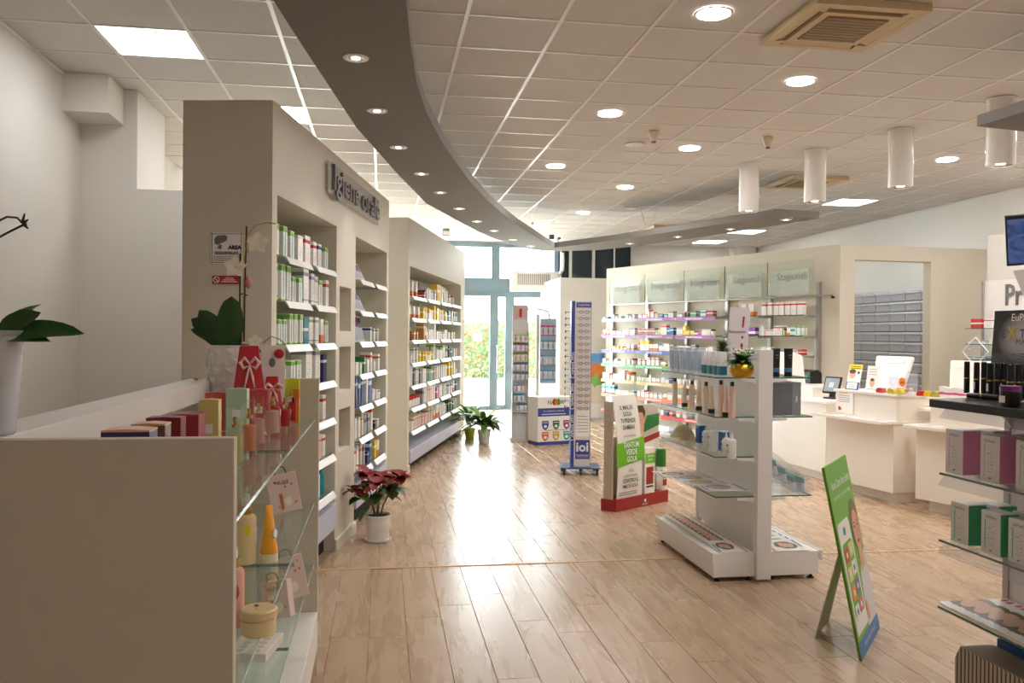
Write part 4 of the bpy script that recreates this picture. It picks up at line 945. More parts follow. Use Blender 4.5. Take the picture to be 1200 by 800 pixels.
for q in ((-.13, .13, 0, .003, 0, .16), (-.13, .13, .11, .113, 0, .22), (-.13, -.127, 0, .113, 0, .18), (.127, .13, 0, .113, 0, .18), (-.13, .13, 0, .113, 0, .003)): B('acrylic_wall', m_acr, tb, *q)
MB().lathe([(.045, 0), (.045, .002)], 24).build('round_sticker', mat('sticker_orange', (244, 140, 30), .4), tb, (.05, -.001, .115), rot=(PI/2, 0, 0))
for k in range(2): B('sticker_text', m_ink, tb, .025, .075, -.0045, -.0032, .105+.012*k, .109+.012*k)
rr = random.Random(5); m_sw = [mat('sweet_%d' % i, c, .3) for i, c in enumerate(((206, 120, 70), (190, 60, 40), (236, 190, 90)))]
for k in range(9): MB().lathe([(.004, -.02), (.014, -.012), (.016, 0), (.014, .012), (.004, .02)], 8).build('wrapped_sweet', m_sw[k % 3], tb, (-.09+.023*k, .03+rr.random()*.05, .022+.012*(k % 3)), smooth=True, rot=(rr.random()*2, PI/2, rr.random()*2))
def candy(fr, c1, lab, w=.09, rot=0):
    o = MB().prism([(-w/2, 0), (w/2, 0), (w/2+.004, .02), (w*.4, .045), (0, .052), (-w*.4, .045), (-w/2-.004, .02)], -.025, .025, 'y').build('sweet_packet', mat('packet_%d_%d_%d' % c1, c1, .3, var=.25, scale=30), None, fr.o, fr.rz+rot, bevel=.004)
    return tag(o, lab, 'packet')
candy(CMf.sub(CMf.hit(1032, 457, .07)[0], .075, CT), (176, 60, 48), 'red sweet packet below the orange sticker'); candy(CMf.sub(CMf.hit(1045, 457, .07)[0], .075, CT), (196, 176, 70), 'yellow sweet packet below the orange sticker'); candy(CMf.sub(CMf.hit(1055, 457, .07)[0], .075, CT), (206, 190, 60), 'olive yellow packet at the near end of the middle counter', .06)
# goods on the near counter
candy(CRf.sub(CRf.hit(1080, 456, .1)[0], .10, CT), (206, 60, 50), 'red packet on the near counter by the gap', .08, .5); candy(CRf.sub(CRf.hit(1088, 456, .1)[0], .10, CT), (240, 210, 30), 'yellow packet next to the red packet on the near counter', .07, .5); candy(CRf.sub(CRf.hit(1096, 456, .1)[0], .10, CT), (170, 160, 70), 'olive packet next to the yellow packet on the near counter', .07)
for k in range(4):
    o = obj('carton', carton_mesh(.065, .05, .10-.008*(k % 2), carton_mat('pinkclear', (226, 222, 222), (206, 60, 120), ((.3, .5),))), None, CRf.pt(CRf.hit(1105+7.5*k, 455, .12)[0], .11, CT), CRf.rz+(.05 if k % 2 else -.04)); tag(o, 'small white and pink carton, %s from left on the near counter' % ORD[k+1], 'carton', 'small cartons on the near counter')
# sheet hanging on the riser and papers on the ledges
x0, z0 = CMf.hit(981, 486, .055); x1, z1 = CMf.hit(1008, 458, .055)
hp = fthing('paper_notice', 'white paper notice with yellow heading taped to middle counter', 'notice', CMf.sub(.105, .055, .815)); w, h = .26, .235
B('sheet', m_paper, hp, 0, w, -.004, -.001, 0, h); B('heading', m_yel, hp, w*.28, w*.68, -.0052, -.0042, h*.88, h*.95)
for k in range(4): B('text_line', m_inkg, hp, w*.2, w*.8, -.0052, -.0042, h*(.5+.09*k), h*(.52+.09*k))
MB().prism(oval(.018, .022, 12, w*.22, h*.2), -.0055, -.0042, 'y').build('logo', m_red, hp); MB().prism(oval(.012, .014, 12, w*.3, h*.17), -.0055, -.0042, 'y').build('logo', m_green, hp)
def mag_mat(name, pic, title, base=(236, 234, 232), cx=.48):
    key = 'mag_'+name
    if key in MATS: return MATS[key]
    m, nt, b = newmat(key); g, x, y, z = gen_xyz(nt)
    no = N(nt, 'ShaderNodeTexNoise'); no.inputs['Scale'].default_value = 5; nt.links.new(g, no.inputs['Vector'])
    dx = mth(nt, 'SUBTRACT', x, cx); dy = mth(nt, 'SUBTRACT', y, .42)
    r2 = mth(nt, 'ADD', mth(nt, 'MULTIPLY', dx, dx), mth(nt, 'MULTIPLY', dy, dy)); r2n = mth(nt, 'ADD', r2, mth(nt, 'MULTIPLY', mth(nt, 'SUBTRACT', no.outputs['Fac'], .5), .08))
    c = mixc(nt, mth(nt, 'LESS_THAN', r2n, .085), base, pic); c = mixc(nt, mth(nt, 'LESS_THAN', r2n, .035), c, (216, 172, 146))
    t1 = mth(nt, 'MULTIPLY', between(nt, y, .86, .96), mth(nt, 'GREATER_THAN', mth(nt, 'FRACT', mth(nt, 'MULTIPLY', x, 9.0)), .35)); c = mixc(nt, t1, c, title)
    c = mixc(nt, mth(nt, 'MULTIPLY', between(nt, y, .03, .09), mth(nt, 'GREATER_THAN', no.outputs['Fac'], .48)), c, (60, 90, 150))
    nt.links.new(c, b.inputs['Base Color']); b.inputs['Roughness'].default_value = .3; MATS[key] = m; return m
MAGS = {}
def magazine(fr, x, y, z, w, h, style, lab, rx=0.0, ry=0.0, rz=0.0, group=None, th=.005):
    key = (w, h, style, th)
    if key not in MAGS:
        cov = {'a': lambda: mag_mat('a', (96, 66, 48), (206, 50, 44)), 'b': lambda: mag_mat('b', (120, 150, 180), (60, 60, 60), (230, 214, 220)), 'c': lambda: mag_mat('c', (196, 170, 90), (200, 60, 50), (226, 232, 238)), 'e': lambda: mag_mat('e', (96, 66, 48), (206, 50, 44), cx=.15), 'd': lambda: mag_mat('d', (150, 120, 96), (120, 80, 60), (206, 190, 170))}[style]()
        MAGS[key] = (MB().box(0, w, 0, h, 0, th*.8).mesh('pages', m_paper), MB().box(-.001, w, 0, h, th*.8, th).mesh('cover', cov))
    t = thing('magazine', lab, 'magazine', fr.pt(x, y, z), 0, group, rot=(rx, ry, fr.rz+rz)); t.rotation_mode = 'XYZ'
    obj('pages', MAGS[key][0], t); obj('cover', MAGS[key][1], t); return t
magazine(CMf, .0, -.12, .801, .28, .16, 'd', 'brown magazine on the ledge under the taped notice', group=None)
for k, x in enumerate((.36, .58, .76)): magazine(CMf, x, -.125+.01*k, .801, .19, .14, 'bcb'[k], ['first leaflet from left on the middle counter ledge', 'second leaflet from left on the middle counter ledge', 'leaflet at the near end of the middle counter ledge'][k], rz=.1*k-.1, th=.003)
for k, x in enumerate((.05, .30, .56)): magazine(CRf, x, -.125, .801, .23, .15, 'bdc'[k], ['first leaflet from left on the near counter ledge', 'second leaflet from left on the near counter ledge', 'third leaflet from left on the near counter ledge'][k], rz=.06-.05*k, th=.004)

# ================================================================== gondolas (free-standing double-sided shelves)
m_gond = mat('gondola_white', (238, 234, 233), .38, var=.015); m_foot = mat('foot_black', (24, 24, 26), .5)
GC = 2.48; GZ = [1.336, 1.077, .815, .553]
def gondola(y0, y1, lab, right_shelves, wide_near=True):
    t = thing('gondola_shelf', lab, 'shelving unit', (GC, y0, 0)); L = y1-y0
    B('base', m_gond, t, -.335, -.05, .03, L, .03, .185, .003); B('base', m_gond, t, .05, .40, .03, L, .03, .185, .003)
    for bx in (-.335, .40):
        s = -1 if bx < 0 else 1
        B('price_rail', m_plastic, t, bx-.012 if s < 0 else bx+.001, bx-.001 if s < 0 else bx+.012, .02, L, .135, .19)
        B('rail_cap', m_plastic, t, bx-.014 if s < 0 else bx, bx if s < 0 else bx+.014, .005, .02, .13, .195)
    for x in (-.30, -.08, .08, .36):
        for y in (.06, L-.06): MB().lathe([(.02, 0), (.02, .008), (.01, .012), (.01, .032)], 12).build('foot', m_foot, t, (x, y, 0), smooth=True)
    if wide_near: B('column', m_gond, t, -.05, .05, 0, .075, .012, 1.52, .004)
    else: B('column', m_gond, t, -.05, .05, 0, .075, .012, 1.40, .004)
    B('column', m_steel if not wide_near else m_gond, t, -.02, .02, L-.03, L, .012, 1.46 if wide_near else 1.40, .002)
    B('back_panel', m_gond, t, -.012, .012, .075, L-.03, .185, 1.47 if wide_near else 1.38); B('panel_top', m_gond, t, -.02, .02, .075, L-.03, 1.47 if wide_near else 1.38, 1.485 if wide_near else 1.40)
    def sh_(z, s):
        x0, x1 = (-.315, -.02) if s < 0 else (.02, .36)
        o = B('shelf', m_shelfg, t, x0, x1, .06, L-.02, z-.008, z)
        xe = x0 if s < 0 else x1
        B('glass_rim', m_edge, o, x0, x1, .0585, .0600, z-.008, z); B('glass_rim', m_edge, o, xe-.0012, xe+.0012, .06, L-.02, z-.008, z)
        for y in (.05, L-.04):
            pr = [(s*.02, z-.009), (s*.17, z-.009), (s*.17, z-.024), (s*.075, z-.03), (s*.04, z-.05), (s*.02, z-.085)]
            MB().prism(pr, y-.006 if y < .1 else y, y+.006 if y < .1 else y+.012, 'y').build('bracket', m_gond, t)
        if s < 0 and z != GZ[3]: MB().prism([(x0-.001, z+.002), (x0-.003, z+.002), (x0-.035, z-.042), (x0-.033, z-.042)], .32, L-.06, 'y').build('label_holder', m_acr, o)
    for z in GZ: sh_(z, -1)
    for z in right_shelves: sh_(z, 1)
    return t
G1Y0, G1Y1 = 5.19, 6.36
gondola(G1Y0, G1Y1, 'white free-standing gondola shelf in the middle of the shop', [GZ[0], GZ[1], GZ[3]])
GL = Fr((GC-.315, G1Y1, 0), -PI/2); GLn = G1Y1-G1Y0       # left side, x runs toward the camera
GR = Fr((GC+.36, G1Y0, 0), PI/2)                            # right side, x runs away from the camera
def gx(px, py, z, y=.04):
    return GL.hit(px, py, y)[0]
m_lb = carton_mat('serum', (176, 192, 214), (225, 232, 240), ((.0, .1), (.86, .94)), (90, 100, 130), stripe=None, rough=.3); m_sb = carton_mat('serumw', (236, 238, 240), (32, 120, 140), ((.06, .42),), (60, 60, 80))
for k, px in enumerate((786, 791.5, 798, 806.5, 815)):
    o = obj('carton', carton_mesh(.075, .06, .185-.004*(k % 2), m_lb), None, GL.pt(gx(px, 440, 0, .05), .05, GZ[0]+.0005), GL.rz+(.12 if k % 2 else 0)); tag(o, 'pale blue serum carton, %s from far end on the gondola top shelf' % ORD[k+1], 'carton', 'pale blue cartons on the gondola')
for k, px in enumerate((825, 831, 837, 843)):
    o = obj('carton', carton_mesh(.055, .05, .165, m_sb), None, GL.pt(gx(px-1.5, 440, 0, .05), .05, GZ[0]+.0005), GL.rz); tag(o, 'white carton with teal base, %s from far end, gondola top shelf' % ORD[k+1], 'carton', 'white and teal cartons on the gondola')
# second shelf: cream shampoo bottles and tubes
def bottle(fr, x, y, z, w, d, h, lab, col, capcol, cap_down=False, name='shampoo_bottle', caph=.03, print_=True):
    t = fthing(name, lab, 'bottle', fr.sub(x, y, z)); m = mat('bot_%d_%d_%d' % col, col, .35, var=.015); c = mat('cap_%d_%d_%d' % capcol, capcol, .35)
    def body(z0, z1, tw):
        rows = []
        for i in range(6):
            f = i/5; q = 1 - (1-tw)*f if not cap_down else tw + (1-tw)*(1-f) if False else 1-(1-tw)*f
            rows.append([((w/2*q)*math.copysign(abs(math.cos(a))**.55, math.cos(a)), d/2+(d/2*(q if not cap_down else max(.12, 1-f*.9)))*math.copysign(abs(math.sin(a))**.55, math.sin(a)), z0+(z1-z0)*f) for a in [2*PI*k/16 for k in range(16)]])
        n = 16; vs = [p for r in rows for p in r]
        return MB().add(vs, [(i*n+k, i*n+(k+1) % n, (i+1)*n+(k+1) % n, (i+1)*n+k) for i in range(5) for k in range(n)] + [tuple(range(n))[::-1], tuple(5*n+k for k in range(n))])
    if cap_down:
        MB().lathe([(w*.42, 0), (w*.42, caph)], 18, (0, d/2, 0)).build('cap', c, t, smooth=True); body(caph, h, .85).build('container', m, t, smooth=True)
    else:
        body(0, h-caph, .86).build('container', m, t, smooth=True); MB().box(-w*.26, w*.26, d*.25, d*.75, h-caph, h).build('cap', c, t, bevel=.003)
    if print_:
        for k in range(3): B('print_line', m_ink, t, -w*.1, w*.22-.004*k, -.0008+ (d*.04 if cap_down else 0), .0015, h*(.62+.05*k), h*(.63+.05*k))
    return t
crm, crm2, pnk = (222, 206, 186), (226, 200, 178), (232, 196, 182)
def zt(px, py, y): return GL.hit(px, py, y)[1]
for k, (px, h, down, col) in enumerate(((791, .205, False, crm), (802.5, .185, True, crm), (811, .205, False, crm), (819.5, .215, True, crm2), (827.5, .21, False, crm2), (834, .19, True, crm2), (845, .235, False, pnk), (851, .2, True, pnk), (858, .235, False, pnk))):
    x = GL.hit(px, 480, .07)[0]
    bottle(GL, x, .05, GZ[1]+.0005, .055, .035, h, ('cream tube standing on black cap' if down else 'cream shampoo bottle with black cap') + ', %s from far end, second gondola shelf' % ORD[k+1], col, (24, 22, 22), down, 'shampoo_tube' if down else 'shampoo_bottle')
# third shelf: wrapped bag, blue cartons, white bottles
xb = GL.hit(797, 525, .12)[0]; bg = fthing('gift_bag', 'crumpled beige cellophane-wrapped bag on the third gondola shelf', 'bag', GL.sub(xb, .03, GZ[2]+.001))
rr = random.Random(11); rows = []
for i in range(7):
    f = i/6; rows.append([((.16*(1-.35*f*f)+rr.uniform(-.014, .014))*math.cos(a), .11+(.09*(1-.35*f)+rr.uniform(-.010, .010))*math.sin(a), .085*f*(1+.30*math.cos(a*2+f)+rr.uniform(-.08, .08))) for a in [2*PI*k/14 for k in range(14)]])
n = 14; MB().add([p for r in rows for p in r], [(i*n+k, i*n+(k+1) % n, (i+1)*n+(k+1) % n, (i+1)*n+k) for i in range(6) for k in range(n)] + [tuple(range(n))[::-1], tuple(6*n+k for k in range(n))]).build('bag_body', mat('beige_cloth', (206, 190, 150), .5, var=.12, scale=12, bump=.5, bscale=20), bg)
MB().prism([(-.05, .03), (.04, .03), (.05, .075), (-.04, .09)], .015, .02, 'y').build('bag_label', m_acr, bg)
m_bb = carton_mat('bluewhite', (232, 234, 238), (40, 92, 170), ((.2, .95),), (240, 240, 250))
for k, (px, d) in enumerate(((817, .03), (844, .03))):
    o = obj('carton', carton_mesh(.055, .05, .165, m_bb), None, GL.pt(GL.hit(px, 530, .05)[0], .05, GZ[2]+.0005), GL.rz+.1); tag(o, ['blue and white lotion carton beside the wrapped bag', 'blue and white lotion carton beside the white bottles'][k], 'carton')
def lotion(px, h, lab, kind):
    x = GL.hit(px, 530, .08)[0]; t = fthing('lotion_bottle', lab, 'bottle', GL.sub(x, .08, GZ[2]+.0005)); w = mat('lotion_white', (236, 236, 234), .3)
    r = .029
    MB().lathe([(r*.95, 0), (r, .006), (r, h*.68), (r*.9, h*.77), (r*.4, h*.83), (r*.38, h*.86)], 22).build('container', w, t, smooth=True)
    MB().lathe([(r*.42, h*.855), (r*.42, h*.95), (r*.3, h)] if kind == 'flat' else [(r*.42, h*.855), (r*.4, h*.88), (r*.12, h*1.08), (0, h*1.09)], 16).build('cap', w, t, smooth=True)
    B('printed_mark', mat('mark_navy', (40, 50, 120), .4), t, -.012, .006, -r-.0012, -r+.002, h*.5, h*.58)
    for k in range(3): B('print_line', m_inkg, t, -.014, .012, -r-.001, -r+.003, h*(.2+.06*k), h*(.215+.06*k))
lotion(827.5, .16, 'plain white lotion bottle beside the blue carton', 'x'); lotion(835, .18, 'white lotion bottle with dark round mark on the gondola', 'flat'); lotion(850.5, .15, 'white bottle with pointed nozzle behind another on gondola', 'x'); lotion(857.5, .155, 'white bottle with pointed nozzle nearest the gondola column', 'x')
# magazines: fourth shelf and the bases
for k in range(4):
    magazine(GL, .10+k*.22, -.10+.02*k+.03*(k % 2), GZ[3]+.002+.0055*k, .27, .30, 'abcb'[k], '%s magazine from far end on the fourth gondola shelf' % ORD[k+1], ry=-.012, rz=.06*(k % 3)-.06, group='magazines on the fourth gondola shelf')
for k in range(12):
    magazine(GL, .02+k*.078, .03, .187+.0148, .26, .20, 'e' if k < 11 else 'a', '%s magazine from far end fanned on the left gondola base' % ORD[k+1], ry=.055, group='magazines fanned on the left gondola base')
for k in range(9):
    magazine(GR, .03+k*.095, .02, .187, .26, .27, 'a', '%s magazine from near end fanned on the right gondola base' % ORD[k+1], ry=-.05, group='magazines fanned on the right gondola base', th=.004)
# right side: black tubes, grey box, leaflet steps
for k, (px, py) in enumerate(((913, 440), (926.5, 440), (920, 436))):
    p = atz(px, py, GZ[0]); t = thing('black_tube', ['tall black tube with blue band, left one on the right gondola shelf', 'tall black tube with blue band, right one on the right gondola shelf', 'short black tube between the two tall ones'][k], 'tube', (GC+.13+.10*k if k < 2 else GC+.19, G1Y0+.13+.02*k+(.12 if k == 2 else 0), GZ[0]+.0005), 0)
    h = .19 if k < 2 else .1
    MB().lathe([(.024, 0), (.026, .003), (.026, .03), (.024, .032)], 18).build('cap', m_black, t, smooth=True)
    MB().lathe([(.027, .032), (.027, .06)], 18).build('blue_band', mat('band_blue', (60, 120, 170), .4), t, smooth=True)
    MB().lathe([(.027, .06), (.029, h*.8), (.031, h)], 18, sy=.75).build('container', m_blackm, t, smooth=True); B('print_line', m_inkg, t, -.012, .012, -.024, -.02, h*.75, h*.78); B('print_line', m_inkg, t, -.008, .008, -.024, -.02, h*.66, h*.68)
x0 = GC+.05; o = thing('grey_gift_box', 'large grey box on the right side of the gondola', 'box', (x0, G1Y0+.12, GZ[1]+.0005))
m_gbx = mat('box_grey', (112, 116, 122), .35, var=.03)
MB().box(0, .255, 0, .28, 0, .22).build('box_body', m_gbx, o, bevel=.003); B('box_sleeve', mat('box_grey_light', (140, 144, 150), .35), o, .195, .257, -.002, .282, 0, .222); B('sleeve_mark', m_plastic, o, .222, .23, -.0032, -.002, .09, .13)
lf = thing('leaflet_holder', 'stepped clear leaflet holder on the right side of the gondola', 'leaflet holder', (GC+.05, G1Y0+.14, GZ[3]+.0005)); m_teal = mat('leaf_teal', (40, 160, 150), .45)
for k in range(5):
    x = .03+k*.068; z = .27-k*.055
    B('pocket_front', m_acr, lf, x+.04, x+.043, 0, .22, max(.0, z-.1), z-.03); B('pocket_base', m_acr, lf, x, x+.043, 0, .22, max(.0, z-.1), max(.003, z-.097))
    c = MB().box(0, .012, .01, .21, 0, .1).build('leaflet_stack', m_paper, lf, (x+.008, 0, max(.002, z-.095)), rot=(0, R(-14), 0)); B('leaflet_cover', m_teal, c, -.001, .0132, .008, .212, .06, .101); B('leaflet_photo', mat('leaf_blue', (150, 180, 200), .5), c, .012, .0127, .012, .208, .01, .055)
MB().prism([(0, 0), (.36, 0), (.38, .02), (.34, .08), (.07, .28), (.02, .28)], -.004, -.001, 'y').build('holder_side', m_acr, lf); MB().prism([(0, 0), (.36, 0), (.38, .02), (.34, .08), (.07, .28), (.02, .28)], .221, .224, 'y').build('holder_side', m_acr, lf)
# promotion card on top
p = GL.sub(GL.hit(864, 400, .315)[0], .30, 1.4855); t = thing('promotion_card', 'white Promozioni card with red exclamation mark on the gondola top', 'sign', GL.pt(GL.hit(864, 400, .315)[0], .315, 1.4855), R(-24)); w, h = .138, .325
MB().box(-w/2, w/2, -.002, .002, 0, h).build('card', mat('card_lilac', (226, 218, 222), .5), t, rot=(0, R(3), 0))
B('card_foot', m_acr, t, -.04, .04, -.025, .025, 0, .006)
text('Promozioni', .028, m_red, t, (.0, -.004, h*.47), off=.0005, sx=.86)
m_exc = mat('exclamation_red', (176, 44, 40), .4)
MB().prism([(.030, h*.56), (.042, h*.56), (.050, h*.80), (.036, h*.80)], -.004, -.0025, 'y').build('exclamation_bar', m_exc, t); MB().prism(oval(.008, .010, 12, .034, h*.35), -.004, -.0025, 'y').build('exclamation_dot', m_exc, t); MB().prism(oval(.009, .018, 12, .030, h*.17), -.004, -.0025, 'y').build('exclamation_dot', m_exc, t)

# ================================================================== plants
def leaf_rows(L, w, bend, n=7, fold=.25, rnd=.8):
    """a leaf lying along +x, bending down (bend radians over its length)"""
    rows = []; x = z = 0.0; a = 0.0
    for i in range(n):
        f = i/(n-1); ww = w*math.sin(PI*min(.999, f**.75*.97+.02))**rnd if i < n-1 else .0005
        rows.append([(x, -ww, z+ww*fold), (x, -ww*.5, z+ww*fold*.4), (x, 0, z), (x, ww*.5, z+ww*fold*.4), (x, ww, z+ww*fold)])
        a = -bend*f; x += L/(n-1)*math.cos(a); z += L/(n-1)*math.sin(a)
    return rows
def leaf(parent, base, az, el, L, w, bend, m, name='leaf', roll=0.0, fold=.25, rnd=.8, n=7):
    o = MB().sheet(leaf_rows(L, w, bend, n, fold, rnd)).build(name, m, parent, base, smooth=True, fix=False)
    o.rotation_euler = (Matrix.Rotation(az, 3, 'Z') @ Matrix.Rotation(-el, 3, 'Y') @ Matrix.Rotation(roll, 3, 'X')).to_euler(); return o
m_leaf = mat('leaf_dark', (44, 74, 34), .35, var=.15, scale=12); m_leaf2 = mat('leaf_mid', (86, 126, 58), .4, var=.15, scale=12); m_leaf3 = mat('leaf_light', (118, 156, 78), .4, var=.12, scale=12); m_pred = mat('bract_red', (126, 22, 26), .5, var=.15, scale=10); m_stem = mat('stem_green', (90, 100, 50), .6); m_soil = mat('soil', (48, 36, 28), .9, var=.2); m_stick = mat('stick_dark', (28, 30, 24), .6); m_petal = mat('petal_cream', (243, 234, 214), .5, var=.04); m_bud = mat('bud_pink', (206, 130, 120), .5)
m_potw = mat('pot_white', (236, 234, 230), .35)
# poinsettia
p = atz(442.5, 633, 0); po = thing('potted_poinsettia', 'red poinsettia in a white pot on the floor by first wall unit', 'plant', (p.x, p.y, 0))
MB().lathe([(.075, .012), (.082, .02), (.098, .185), (.104, .19), (.104, .205), (.096, .205), (.09, .17)], 28, caps=True).build('pot', m_potw, po, smooth=True)
MB().lathe([(.085, 0), (.1, .004), (.106, .022), (.1, .022), (.09, .01), (0, .01)], 28).build('saucer', m_potw, po, smooth=True); MB().lathe([(0, .186), (.094, .188)], 24, caps=False).build('soil', m_soil, po)
rr = random.Random(21)
for k in range(6):
    a = k*PI/3+.4; r = .09+.07*(k % 2); h = .40+.05*(k % 3)
    top = Vector((math.cos(a)*r*1.2, math.sin(a)*r*1.2, h))
    MB().tube([(math.cos(a)*.02, math.sin(a)*.02, .18), (math.cos(a)*.05, math.sin(a)*.05, .28), tuple(top)], [.006, .005, .004], 6).build('stem', m_stem, po, smooth=True)
    for j in range(8): leaf(po, top + Vector((0, 0, .01)), a+j*PI/4+rr.uniform(-.3, .3), rr.uniform(-.3, .75), rr.uniform(.10, .14), rr.uniform(.040, .055), .7, m_pred, 'bract')
    for j in range(3): leaf(po, top*(.72+.09*j) + Vector((0, 0, .05)), a+j*2.1+rr.uniform(-.5, .5), rr.uniform(-.35, .1), rr.uniform(.12, .16), rr.uniform(.045, .06), .8, m_leaf2 if j else m_leaf)
leaf(po, (-.06, -.05, .27), PI+.5, -.6, .14, .045, .6, m_leaf2)
leaf(po, (.12, 0, .4), -.1, .1, .2, .03, .9, m_leaf2)
# two leafy plants by the second wall unit
def leafy(px, py, lab, pm, ptop_, n, L, seed, h0, potr=.10, poth=.2, spread=1.0):
    p = atz(px, py, 0); t = thing('potted_plant', lab, 'plant', (p.x, p.y, 0)); r2 = random.Random(seed)
    MB().lathe([(potr*.72, 0), (potr*.78, .008), (potr*.97, poth*.88), (potr*1.03, poth*.9), (potr*1.03, poth), (potr*.94, poth), (potr*.9, poth*.85)], 26).build('pot', pm, t, smooth=True)
    MB().lathe([(0, poth*.93), (potr*.93, poth*.94)], 20, caps=False).build('soil', m_soil, t)
    for k in range(n):
        a = k*2.399+r2.uniform(-.3, .3); el = r2.uniform(.2, 1.2); leaf(t, (math.cos(a)*.03, math.sin(a)*.03, h0+r2.uniform(0, .08)), a, el, L*r2.uniform(.7, 1.15)*spread, r2.uniform(.042, .06), r2.uniform(.8, 1.5), m_leaf3 if k % 3 else m_leaf2)
    for k in range(5): MB().tube([(0, 0, poth*.9), (r2.uniform(-.04, .04), r2.uniform(-.04, .04), h0+.06)], .005, 5).build('stem', m_stem, t)
    return t
leafy(567, 519, 'green leafy plant in a white pot by second wall unit', m_potw, None, 56, .36, 4, .22)
leafy(550.5, 513.5, 'darker leafy plant in a yellow-green pot beside the white pot', mat('pot_lime', (196, 206, 60), .4), None, 40, .36, 9, .24, .09, .16)
# golden pot with kalanchoe on the gondola
xg = GL.hit(866, 438, .10)[0]; t = fthing('potted_kalanchoe', 'small green plant with white buds in a golden pot on gondola', 'plant', GL.sub(xg, .12, GZ[0]+.0005)); m_gold = mat('gold', (206, 158, 48), .3, metal=.85, var=.1)
n = 24; prof = [(.034, 0), (.06, .012), (.078, .04), (.08, .062), (.068, .088), (.05, .1)]; vs = []
for r, z in prof:
    for k in range(n):
        a = 2*PI*k/n; q = r*(1+.08*abs(math.sin(a*3))-.05); vs.append((q*math.cos(a), q*math.sin(a), z))
MB().add(vs, [(i*n+k, i*n+(k+1) % n, (i+1)*n+(k+1) % n, (i+1)*n+k) for i in range(5) for k in range(n)] + [tuple(range(n))[::-1], tuple(5*n+k for k in range(n))]).build('pot', m_gold, t, smooth=True)
rr = random.Random(8)
for k in range(30): leaf(t, (rr.uniform(-.02, .02), rr.uniform(-.02, .02), .1), k*2.4, rr.uniform(-.1, 1.2), rr.uniform(.07, .12), rr.uniform(.024, .034), .9, m_leaf if k % 2 else m_leaf2)
for k in range(22):
    a = k*2.4; r = .07*math.sqrt(k/22); MB().lathe([(0, -.008), (.008, 0), (0, .010)], 6).build('flower_bud', m_petal if k % 3 else m_leaf2, t, (r*math.cos(a), r*math.sin(a), .17+rr.uniform(-.012, .02)))
for k in range(9): MB().tube([(0, 0, .1), (.06*math.cos(k*.7), .06*math.sin(k*.7), .165)], .002, 4).build('stem', m_stem, t)
xg = GL.hit(846, 425, .16)[0]; t = fthing('pine_sprig', 'dark pine sprig standing beside the golden pot', 'plant', GL.sub(xg+.02, .17, GZ[0]+.0005))
MB().tube([(0, 0, 0), (-.01, 0, .1), (-.03, 0, .21)], .004, 5).build('twig', m_stick, t)
mb = MB()
for k in range(420):
    f = rr.uniform(.3, 1); b = Vector((-.03*f, 0, .22*f)); d = Vector((rr.uniform(-1, 1), rr.uniform(-1, 1), rr.uniform(-.1, .9))).normalized()*.065; s = d.orthogonal().normalized()*.0022
    mb.add([b-s, b+s, b+d], [(0, 1, 2)])
tag(mb.build('needles', m_leaf, t, fix=False), kind='stuff')
leaf(t, (0, 0, .1), -1.4, .5, .1, .04, .6, m_leaf)

# ================================================================== floor displays
def fbox(px0, py0, px1, py1): return atz(px0, py0, 0), atz(px1, py1, 0)
# ---- sore-throat cardboard display
a, b = atz(722, 600, 0), atz(783, 587, 0); TF = Fr.line(a, b); TW = (b-a).to_2d().length; TH = 1.05
t = fthing('cardboard_display', 'white cardboard TANTUM VERDE GOLA floor display with red base', 'display', TF); m_tred = mat('display_red', (160, 36, 36), .45); m_twht = mat('display_white', (240, 236, 228), .5); m_tin = mat('display_beige', (196, 184, 166), .6); m_lime = mat('display_green', (110, 190, 30), .4)
MB().prism([(0, 0), (TW, 0), (TW+.02, .13), (-.05, .14)], 0, .11, 'z').build('base', m_tred, t)
MB().lathe([(.0, 0), (.016, 0)], 12, caps=False).build('base_logo', m_paper, t, (TW*.54, -.0012, .055), rot=(PI/2, 0, 0)); text('ACRAF', .028, m_paper, t, (TW*.54, -.0015, .022), name='base_lettering')
B('side_board', m_tin, t, -.022, -.012, .03, .135, .11, TH-.05)
B('rear_board', m_tin, t, 0, TW*.9, .125, .135, .11, .66)
pw = TW*.47                                                    # bowed front panel
rows = []
for i in range(13):
    f = i/12; z = .11+f*(TH-.11); y = .02 + .09*f**2.6 - .015*math.sin(PI*f); rows.append([(.03+.02*f, y, z), (.03+pw-.05*f*(1-f), y, z)])
MB().sheet(rows, th=.006).build('front_panel', m_twht, t, smooth=True)
def ty(z): f = (z-.11)/(TH-.11); return .02 + .09*f**2.6 - .015*math.sin(PI*f)
def tslope(z): return math.atan2(ty(z+.01)-ty(z-.01), .02)
def ttext(s, z, size, m, **k):
    o = text(s, size, m, t, (.03+pw*.5, ty(z)-.009, z), **k); o.rotation_euler = (-tslope(z), 0, 0); return o
m_tdk = mat('display_ink', (44, 74, 60), .5)
for s, z in (('IL MAL DI', .935), ('GOLA', .875), ('TI PRENDE', .815), ('DI MIRA?', .755)): ttext(s, z, .056, m_tdk, off=.001, sx=.80)
ttext('puoi provare', .68, .036, m_tred, sx=.9)
rows = []
for i in range(6):
    f = i/5; z = .42+f*.21; rows.append([(.01, ty(z)-.010, z-.02), (.045+pw, ty(z)-.010, z+.03)])
MB().sheet(rows, th=.004).build('green_label', m_lime, t, smooth=True)
for s, z in (('TANTUM', .595), ('VERDE', .53), ('GOLA', .465)): ttext(s, z, .07, m_paper, off=.0018, sx=.78).location.y -= .010
ttext('Una', .36, .045, m_inkg); ttext('cannonata', .315, .045, m_inkg); ttext('CONTRO IL', .265, .05, m_tdk, off=.001, sx=.85); ttext('MAL DI GOLA', .215, .044, m_tdk, off=.0008, sx=.78)
